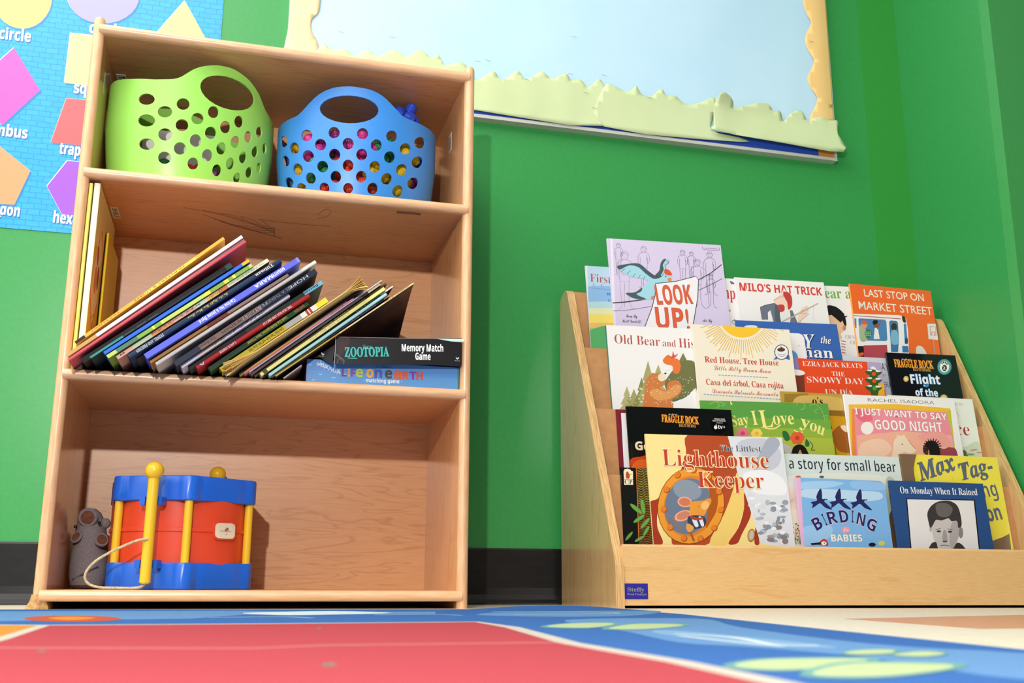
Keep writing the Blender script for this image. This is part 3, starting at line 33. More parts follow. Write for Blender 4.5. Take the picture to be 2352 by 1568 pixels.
('picture_book','large orange and cream picture book with a mouse at a porthole',1,[0.8136,-0.2701,0.0165],[0.99983,-0.01172,0.0141],[-0.0128,0.1047,0.99442],0.2621,0.2758,0.006,'f3df95','e8d48c',0,0.3,0,[('p','b44d29',1,[798,2761,1557,2764,1622,2429,1671,2113,1550,1798,1334,1372,1013,880,325,881,601,2096,735,2411]),('p','f0cf74',1,[1671,2113,1772,1801,1725,1490,1584,1183,1404,880,1013,880,1334,1372,1550,1798]),('p','a63b25',1,[1760,1752,1842,1549,1829,1337,1629,1031,1528,880,1362,880,1579,1145,1722,1471]),('p','a63b25',1,[1913,1165,1945,880,1851,880]),('p','a63b25',1,[-41,1514,130,1629,284,1773,184,1554,107,1365,91,1140,165,881,-74,881]),('p','dde1e8',0,[1557,2764,2951,2783,2671,765,1966,880,1887,1260,1763,1781,1671,2113,1622,2429]),('p','c4cad6',1,[1731,2632,2283,2726,2559,2489,2434,2205,1996,2158]),('p','a9b0be',1,[2327,2727,2505,2751,2553,2610,2278,2342,2097,2279,2112,2399]),('p','eef0f4',1,[1773,2075,2212,2162,2539,2008,2545,1731,1948,1764]),('e','8c95a4',[2281,1178,64,0,-3,-26]),('e','9aa2ae',[2408,975,33,0,-5,-32]),('e','eef0f3',[2021,1545,38,0,-5,-37]),('e','9aa2ae',[2229,920,70,0,-4,-26]),('e','d8dce2',[1911,1368,30,0,-5,-34]),('e','d8dce2',[2395,1164,42,0,-4,-29]),('e','d8dce2',[1882,1701,71,1,-6,-50]),('e','d8dce2',[2367,982,68,0,-5,-42]),('e','9aa2ae',[2448,1334,62,1,-3,-20]),('e','eef0f3',[1957,1530,24,1,-3,-29]),('e','d8dce2',[2241,1254,70,0,-4,-25]),('e','8c95a4',[2361,1301,32,0,-7,-49]),('e','eef0f3',[1886,1657,72,1,-3,-26]),('e','8c95a4',[2337,1005,54,0,-7,-48]),('e','b4bcc8',[2252,1015,57,0,-5,-40]),('e','d8dce2',[2161,1277,32,0,-3,-26]),('e','9aa2ae',[2014,1312,65,1,-3,-24]),('e','eef0f3',[2436,1409,38,1,-4,-29]),('e','b4bcc8',[2072,1381,55,1,-4,-26]),('e','b4bcc8',[2042,1086,64,0,-5,-44]),('e','d8dce2',[1874,1535,67,0,-5,-34]),('e','9aa2ae',[2468,1009,58,0,-6,-47]),('e','9aa2ae',[2146,968,30,0,-4,-34]),('e','9aa2ae',[2283,1574,69,1,-3,-26]),('e','9aa2ae',[2271,1201,24,0,-4,-37]),('e','d8dce2',[2075,1517,68,1,-4,-37]),('e','b4bcc8',[2459,1452,68,1,-6,-46]),('e','b4bcc8',[2274,1192,48,0,-7,-50]),('e','b4bcc8',[2001,1437,23,1,-4,-33]),('e','8c95a4',[1987,1055,55,1,-3,-26]),('e','8c95a4',[2326,1238,28,0,-6,-49]),('e','d8dce2',[2394,1057,25,0,-3,-24]),('e','b4bcc8',[2463,1505,72,1,-2,-16]),('e','8c95a4',[2141,1160,66,0,-5,-41]),('e','eef0f3',[2404,1065,54,0,-4,-29]),('e','9aa2ae',[2530,1589,61,0,-6,-46]),('e','eef0f3',[2394,1485,58,0,-4,-31]),('e','b4bcc8',[2186,1584,44,1,-6,-50]),('e','9aa2ae',[2497,1459,70,0,-4,-30]),('e','8c95a4',[2090,1117,47,0,-3,-16]),('e','eef0f3',[2321,1513,54,0,-5,-37]),('e','8c95a4',[2284,1472,57,1,-7,-48]),('e','8c95a4',[2465,1522,47,0,-3,-20]),('e','9aa2ae',[2251,1449,32,1,-2,-18]),('e','b4bcc8',[1983,1303,71,0,-3,-26]),('e','8c95a4',[2450,1266,25,0,-6,-45]),('e','8a7f82',[2419,985,64,0,-6,-43]),('e','f0f0f2',[2127,1230,42,0,-4,-29]),('e','f0f0f2',[2382,903,34,0,-5,-42]),('e','8a7f82',[2437,915,60,0,-7,-49]),('e','8a7f82',[2335,1152,73,1,-5,-39]),('e','a39a9a',[2072,1173,33,0,-4,-34]),('e','f0f0f2',[2250,1131,47,0,-4,-32]),('e','8a7f82',[2386,1230,33,0,-4,-26]),('e','8a7f82',[2164,945,73,0,-5,-40]),('e','a39a9a',[2171,998,73,1,-3,-24]),('e','8a4a1c',[743,1528,584,-133,-238,-650]),('e','ea9a34',[743,1528,572,-130,-234,-639]),('e','d9842a',[713,1513,453,-104,-187,-513]),('e','6c7b92',[684,1509,410,-94,-173,-473]),('e','8b98a8',[695,1788,255,-58,-61,-168]),('p','b0591f',1,[1088,1987,1210,1949,1256,1698,1195,1429,1061,1238,979,1143,1030,1427,1101,1716]),('e','a8501c',[1286,1449,63,0,-6,-57]),('e','e07f30',[1279,1457,54,0,-6,-50]),('e','a8501c',[1126,1140,62,0,-6,-57]),('e','e07f30',[1119,1147,54,0,-5,-49]),('e','a8501c',[853,959,61,0,-6,-56]),('e','e07f30',[845,967,53,0,-5,-49]),('e','a8501c',[554,962,61,0,-5,-56]),('e','e07f30',[547,969,52,0,-5,-48]),('e','a8501c',[323,1145,61,0,-5,-56]),('e','e07f30',[316,1152,52,1,-5,-48]),('e','a8501c',[232,1452,61,0,-5,-57]),('e','e07f30',[225,1459,53,0,-4,-49]),('e','a8501c',[312,1786,61,1,-5,-57]),('e','e07f30',[304,1794,53,1,-4,-50]),('e','a8501c',[539,2042,62,1,-5,-58]),('e','e07f30',[531,2050,54,1,-4,-50]),('e','a8501c',[843,2134,62,1,-6,-58]),('e','e07f30',[835,2142,54,1,-5,-51]),('e','a8501c',[1123,2028,63,1,-6,-58]),('e','e07f30',[1116,2036,54,1,-6,-51]),('e','a8501c',[1286,1759,63,1,-6,-58]),('e','e07f30',[1279,1767,54,1,-6,-50]),('e','f0a78c',[626,1580,132,-16,-23,-90]),('e','cc7c58',[626,1580,104,-12,-17,-68]),('e','f0a78c',[570,1345,155,51,24,-82]),('e','cc8468',[575,1349,122,40,18,-61]),('p','e59a3c',1,[713,1549,799,1593,966,1608,1073,1648,1121,1629,1106,1562,1033,1466,960,1351,833,1320,724,1349,706,1444]),('e','f2bd72',[998,1523,58,-32,-48,-67]),('e','1c1a18',[872,1499,8,0,-1,-8]),('e','d88070',[1103,1639,17,0,-1,-16]),('p','35425c',1,[645,1274,713,1349,958,1332,967,1181,793,1124,669,1104]),('p','dfe6ec',1,[729,1302,792,1316,840,1180,776,1161]),('p','dfe6ec',1,[854,1322,915,1316,942,1184,890,1173]),('p','b0443a',1,[683,1349,833,1312,936,1322,922,1284,767,1270]),('l','b0703c',17,1,0,[527,1104,455,1198,364,1310,281,1291,295,1216]),('l','a85a2c',41,1,0,[632,1142,684,1048,732,918]),('p','e9a24a',1,[639,1217,754,1142,665,1067,610,1123]),('e','8a4a20',[1805,1016,69,-9,-30,-109]),('e','d8a04a',[1805,1016,59,-8,-27,-97]),('e','b8c4cc',[1805,1016,36,-5,-20,-71]),('t','f3efe8','R','The Littlest',[1381,2484,2175,2489],104,0.02),('t','3b4450','R','The Littlest',[1381,2484,2175,2489],104,0),('t','f6e7b8','R','Lighthouse',[282,2203,2293,2187],285,0.027999999999999997),('t','c4412f','R','Lighthouse',[282,2203,2293,2187],285,-0.002),('t','f6e7b8','R','Keeper',[906,1833,2157,1829],276,0.027999999999999997),('t','c4412f','R','Keeper',[906,1833,2157,1829],276,-0.002)]),
('picture_book','light blue board book with three dark birds, standing in front in the front row',1,[1.0854,-0.2819,0.0181],[0.99986,-0.01417,-0.00928],[0.01071,0.10439,0.99448],0.175,0.2052,0.0085,'80b6e8','e2b4d8',0,0.3,0.012,[('p','b9d9f2',1,[81,1831,466,1865,1084,1857,1620,1846,1588,1704,836,1660,56,1712]),('p','a4cdf0',1,[86,1970,616,2010,923,1981,601,1890,72,1851]),('p','94c1ee',1,[1107,2028,1735,2011,1763,1891,1133,1889]),('p','9cc8f0',1,[-7,1166,560,1220,487,987,-43,860]),('p','e2b4d8',0,[-33,2064,71,2065,0,596,-106,594]),('p','262a5e',1,[223,1620,346,1653,344,1722,400,1823,454,1868,463,1766,457,1687,515,1692,570,1680,488,1652,546,1591,631,1503,495,1534,406,1606,325,1564,241,1519,257,1582]),('e','e8e8ee',[518,1681,6,0,-1,-6]),('p','262a5e',1,[595,1632,720,1666,718,1735,775,1836,830,1882,838,1779,832,1699,890,1705,946,1693,863,1664,921,1603,1006,1515,869,1546,780,1618,697,1576,613,1530,629,1594]),('e','e8e8ee',[893,1693,7,0,-1,-6]),('p','262a5e',1,[1009,1636,1136,1669,1134,1739,1193,1841,1249,1887,1256,1783,1250,1703,1309,1709,1365,1697,1281,1668,1339,1606,1424,1518,1286,1549,1196,1622,1113,1579,1026,1533,1044,1597]),('e','e8e8ee',[1311,1697,7,0,0,-6]),('t','eac6d8','S','B',[283,1120,422,1193],206,0.035),('t','282c60','S','B',[283,1120,422,1193],206,0),('t','eac6d8','S','I',[477,1214,509,1227],208,0.035),('t','282c60','S','I',[477,1214,509,1227],208,0),('t','eac6d8','S','R',[549,1239,724,1279],208,0.035),('t','282c60','S','R',[549,1239,724,1279],208,0),('t','eac6d8','S','D',[768,1276,936,1289],209,0.035),('t','282c60','S','D',[768,1276,936,1289],209,0),('t','eac6d8','S','I',[984,1286,1019,1281],210,0.035),('t','282c60','S','I',[984,1286,1019,1281],210,0),('t','eac6d8','S','N',[1074,1269,1218,1222],210,0.035),('t','282c60','S','N',[1074,1269,1218,1222],210,0),('t','eac6d8','S','G',[1255,1204,1404,1125],210,0.035),('t','282c60','S','G',[1255,1204,1404,1125],210,0),('e','ee9cb0',[852,1154,84,2,-8,-58]),('t','f8f4f6','c','for',[801,1130,902,1132],67,0),('t','a8a6a0','S','BABIES',[546,944,1154,956],117,0.03),('t','f6f2ec','S','BABIES',[546,944,1154,956],117,0),('p','c9362c',1,[291,886,331,948,400,984,457,957,464,871]),('e','f0eee8',[391,908,52,1,-5,-35]),('p','1a1a1c',0,[133,902,328,925,345,887,150,872]),('e','1a1a1c',[400,912,11,0,-1,-10]),('e','1a1a1c',[1339,906,71,2,-5,-35]),('e','d8d060',[1531,934,67,1,-6,-43])]),
('picture_book','dark blue picture book with a black and white photo of a boy',1,[1.2714,-0.2845,0.017],[0.99991,-0.01344,-0.00232],[0.00372,0.10449,0.99452],0.1981,0.2062,0.006,'2c5088','24406c',0,0.3,0,[('t','f3f0ea','R','On Monday When It Rained',[203,1834,1828,1842],119,0.004),('p','16181c',0,[302,1743,1749,1757,1670,644,231,627]),('p','e7e5e4',0,[323,1728,1722,1740,1642,644,253,628]),('p','cbc6c3',1,[760,1465,964,1570,1217,1556,1351,1397,1333,1196,1230,995,1108,834,832,830,752,1026,741,1224]),('p','b0aaa8',1,[1173,1313,1344,1357,1333,1196,1230,995,1108,834,1068,992]),('e','8a8482',[1337,1146,47,1,-19,-100]),('e','b8b2b0',[723,1224,28,1,-14,-80]),('p','3e3a39',1,[698,1303,699,1484,812,1627,989,1709,1201,1722,1350,1641,1391,1459,1376,1277,1298,1235,1297,1356,1180,1353,1119,1402,972,1359,858,1367,771,1265,718,1224]),('p','6a6462',1,[908,1650,1122,1676,1244,1577,1125,1433,919,1448]),('l','3e3a39',10,1,0,[816,1190,924,1216]),('l','3e3a39',10,1,0,[1061,1211,1175,1197]),('e','3a3635',[880,1163,46,1,-3,-18]),('e','3a3635',[1110,1160,46,1,-3,-18]),('p','a39d9a',1,[973,1169,1031,1170,1026,991,929,990]),('e','5c5654',[974,982,51,1,-3,-15]),('l','4a4442',10,1,0,[868,906,963,919,1057,905]),('p','3a3736',1,[665,916,788,968,832,830,1085,834,1225,965,1351,897,1364,719,606,710])]),
]
LEAN=[
('book','topmost leaning paperback with an orange and yellow spine',[-0.1008,-0.352,0.3666],0.7378,0.26,0.0045,0.235,'e9a23c','f0b243','e9dfc8','soft',[(0.0,0.06,'3a2418'),(0.45,0.8,'f3cf52')],[(0.28,0.62,'HUNTERS & LIGHT','8a5a1c','s'),(0.72,0.9,'FEATHERS','a8641c','s')]),
('book','thin leaning book with a cream spine above the red one',[-0.1099,-0.356,0.3466],0.7165,0.3023,0.0047,0.23,'efe8de','f2ece4','e9dfc8','soft',[(0,0.16,'c9a458')],[]),
('book','thin grey paged booklet squeezed between the cream and red spines',[-0.108,-0.35,0.345],0.7165,0.3019,0.0021,0.23,'b9b2be','c6bfc9','e9dfc8','soft',[],[]),
('book','leaning hardback with a salmon red spine and cover',[-0.1069,-0.36,0.3392],0.7087,0.3035,0.0046,0.25,'e0686a','d9565a','e9dfc8','hard',[],[]),
('book','leaning black hardback just under the red one',[-0.0884,-0.352,0.3392],0.6869,0.252,0.0082,0.21,'0d0d0f','0f0f11','e9dfc8','hard',[(0.96,1,'284a40')],[]),
('book','thin leaning book with a teal foot on a black spine',[-0.0776,-0.369,0.3436],0.6861,0.2208,0.003,0.2,'1f3a3a','1c1f24','e9dfc8','soft',[(0,0.24,'2f9084')],[(0.5,0.75,'— — —','b8c0c0','s')]),
('book','thin leaning hardback with a bright blue spine and yellow tip',[-0.0587,-0.374,0.3492],0.6817,0.2435,0.0047,0.21,'2a5fd0','2f6ae0','e9dfc8','hard',[(0.95,1,'e9b43c')],[]),
('book','leaning hardback with a yellow-green spine of small patches',[-0.0538,-0.374,0.344],0.676,0.242,0.0053,0.21,'8fae4a','b9cf6a','e9dfc8','hard',[(0.06,0.2,'4f7a6a'),(0.2,0.36,'7fae4c'),(0.3,0.315,'f2dd4c'),(0.36,0.375,'f2dd4c'),(0.66,0.7,'f2dd4c'),(0.7,0.98,'7fa648'),(0.86,0.88,'f2dd4c'),(0.8,0.83,'f0d048')],[]),
('book','leaning book with a patchwork spine of pink, orange and pale green',[-0.0413,-0.371,0.344],0.6834,0.2573,0.0055,0.23,'d8a08a','dca592','e9dfc8','soft',[(0.1,0.22,'b9c8a4'),(0.22,0.36,'d98a5c'),(0.5,0.58,'c7d3bc'),(0.58,0.66,'e3b56c'),(0.66,0.72,'cf7a4c'),(0.72,1,'d5dcbc')],[(0.03,0.27,'THOMPKINS-BIGELOW','57604e','s'),(0.32,0.4,'UZURI','57604e','s'),(0.46,0.78,'YOUR Name is a Song','2c2420','c'),(0.95,0.98,'o','4a3030','S')]),
('book','leaning hardback with a navy spine and gold script',[-0.0247,-0.376,0.3445],0.6729,0.2577,0.0076,0.22,'22344c','25364f','e9dfc8','hard',[],[(0.05,0.17,'Tillman','d8d4c4','r'),(0.36,0.62,'On the Night You Were Born','c9b45c','c'),(0.78,0.95,'FEIWEL AND FRIENDS','c8ccd0','r')]),
('book','thin grey booklet tucked between the navy and violet-blue spines',[-0.0166,-0.36,0.3472],0.6727,0.2065,0.0025,0.2,'3c3c3c','55534e','e9dfc8','soft',[],[]),
('book','leaning hardback with a violet-blue spine and a white paw print',[-0.0019,-0.38,0.3451],0.6679,0.262,0.0082,0.24,'5a62c8','6068d6','e9dfc8','hard',[(0.985,1,'8088e4')],[(0.1,0.18,'MIGHTY','f2f2f8','S'),(0.18,0.3,'MARA','f6f6fb','S'),(0.43,0.66,'Carina Ho & Jesse Byrd','f0f0f8','S')]),
('book','thin leaning paperback with an orange-brown spine',[0.0031,-0.37,0.341],0.6667,0.2357,0.0041,0.22,'b87a34','b9803c','e9dfc8','soft',[(0.4,0.55,'8a3a28'),(0.55,1,'a58f86')],[]),
('book','leaning hardback with a plain whitish spine below the violet-blue one',[0.011,-0.3665,0.3392],0.6687,0.2777,0.0054,0.23,'e3ddd6','e6dfd6','e9dfc8','hard',[],[]),
('book','leaning hardback with a navy spine and a wide brown name band',[0.0376,-0.366,0.3392],0.6822,0.2487,0.008,0.22,'1f2536','232a3c','e9dfc8','hard',[(0.17,0.6,'7d625c')],[(0.06,0.2,'HOPE','c8ccd4','s'),(0.2,0.36,'IS A THING','7a8088','s'),(0.36,0.54,'FEATHERS','9aa0a8','s'),(0.44,0.68,'EMILY DICKINSON','3a2a28','r'),(0.72,0.84,'Tim Hopgood','3a2a28','r')]),
('book','leaning book with a pale lilac spine and looped purple lettering',[0.0454,-0.357,0.3392],0.6822,0.1893,0.0045,0.2,'ece6ee','e9e4ee','e9dfc8','soft',[(0.15,0.38,'f0dfc8')],[(0.22,0.42,'Silly','5a3a6a','c'),(0.42,0.72,'Purple Socks','5a4a66','c')]),
('book','leaning hardback with a dark green spine and pale blue tip',[0.0563,-0.347,0.3392],0.6661,0.2354,0.0063,0.21,'27443a','2a3c34','e9dfc8','hard',[(0,0.42,'17181a'),(0.86,1,'7cc4de')],[(0.03,0.16,'Buzzard','1c2c34','r'),(0.2,0.6,'- - - - - - - -','14201c','S')]),
('book','leaning hardback with a bright red spine and small white lettering',[0.0668,-0.353,0.3392],0.6661,0.1979,0.0061,0.22,'a82a2c','b02c30','e9dfc8','hard',[],[(0.16,0.42,'THE OLD MAN AND THE CAT','ecdcd8','r'),(0.66,0.8,'LANCE SMITH','e0d8d8','r'),(0.93,0.97,'A','b8c8e0','S')]),
('book','leaning hardback with a dark green spine and yellow lettering',[0.0849,-0.342,0.3392],0.6843,0.1773,0.0072,0.2,'1f4a2a','22502e','e9dfc8','hard',[(0,0.5,'1c3a24')],[(0.04,0.14,'DUTTON','c86a3a','S'),(0.22,0.62,'Look Out Kindergarten, Here I Come!','c9b84a','S')]),
('book','leaning hardback with a mustard yellow spine and black lettering',[0.1016,-0.342,0.3392],0.6742,0.1911,0.0082,0.2,'b9a82a','bba928','e9dfc8','hard',[(0.6,0.75,'a9a8a4'),(0.75,0.9,'e4e2e0'),(0.9,1,'f0dd3c'),(0.8,0.82,'b03a34'),(0.83,0.85,'b03a34')],[(0.42,0.74,'One fish Two fish red fish blue fish','2a2612','S'),(0.88,0.97,'Dr. Seuss','8a5a20','S')]),
('book','thin leaning paperback with a white spine and blue lettering',[0.1056,-0.322,0.3392],0.6742,0.1905,0.0021,0.2,'e4e0ea','d8d6e6','e9dfc8','soft',[],[(0.03,0.3,'- - - - -','5a62b0','S')]),
('book','worn golden-paged paperback with fanned wavy pages',[0.1103,-0.354,0.3392],0.6742,0.2451,0.0026,0.2,'e6c06a','e3b95c','e9dfc8','fan',[],[]),
('book','thin dark leaning magazine with a purple-brown cover under the golden one',[0.127,-0.314,0.342],0.6859,0.2342,0.004,0.2,'4a3f44','4a4048','e9dfc8','soft',[],[]),
('book','thin leaning paperback with an olive yellow spine',[0.1274,-0.324,0.3392],0.6859,0.1986,0.0021,0.18,'c9b95c','cfc060','e9dfc8','soft',[(0.75,1,'b9b58a')],[]),
('book','thin leaning paperback with a pink spine',[0.1336,-0.327,0.341],0.6859,0.204,0.0021,0.19,'e884a8','ec86aa','e9dfc8','soft',[(0,0.5,'e86a66')],[(0.1,0.22,'POND','5a2a3a','S')]),
('book','floppy leaning magazine with white pages above a dark purple cover',[0.1408,-0.33,0.3436],0.6859,0.2505,0.0021,0.2,'dad6de','cfccd6','e9dfc8','soft',[],[]),
('book','floppy leaning booklet with a dark purple-brown spine',[0.1447,-0.328,0.3405],0.692,0.244,0.003,0.2,'584a50','5c4e54','e9dfc8','soft',[(0.9,1,'d8bca0')],[]),
('book','thin leaning paperback with a dark olive spine',[0.1497,-0.322,0.3392],0.6916,0.2506,0.0038,0.2,'4a4424','58502c','e9dfc8','soft',[],[(0.3,0.5,'Little Fox','b8a86a','S')]),
('book','thin leaning paperback with a pale yellow spine',[0.1582,-0.33,0.3392],0.6875,0.2351,0.005,0.2,'e8dd84','ece28e','e9dfc8','soft',[(0.02,0.05,'5a4a34')],[(0.3,0.62,'I LOVE YOU BECAUSE','a8a07c','r')]),
('book','thin leaning paperback with a black spine and white tip',[0.1621,-0.322,0.3392],0.6875,0.247,0.0021,0.2,'2c2c2a','3a3a34','e9dfc8','soft',[(0.9,1,'eeece4')],[(0.1,0.3,'WINTER','d8d4c8','S')]),
('book','thin leaning paperback with a pale turquoise spine',[0.1705,-0.33,0.3392],0.6823,0.2227,0.0047,0.2,'9fd0d0','a6d6d6','e9dfc8','soft',[],[]),
('book','thin leaning paperback with a mottled navy and olive spine',[0.1747,-0.325,0.3392],0.6823,0.2231,0.0022,0.2,'30364a','343a4c','e9dfc8','soft',[(0,0.45,'6a6424'),(0.95,1,'c88a5c')],[(0.12,0.34,'Noah’s Ark','9a90c0','S'),(0.5,0.85,'STAND BY ME','2c2a14','S')]),
('book','leaning paperback with a cream spine and drooping dark cover, nearest the boxes',[0.1792,-0.328,0.3397],0.6678,0.2624,0.0021,0.2,'5c3a3c','e9d79a','e9dfc8','droop',[(0,0.45,'b9a24a')],[(0.04,0.22,'ROBERT BYRD','6a5a3c','S'),(0.5,0.62,'RED CRANE','a85a2c','S')]),
('book','thin grey booklet leaning lowest against the game boxes',[0.1919,-0.318,0.3392],0.6942,0.0336,0.0024,0.17,'a89e98','c4bfbc','e9dfc8','soft',[],[]),
]
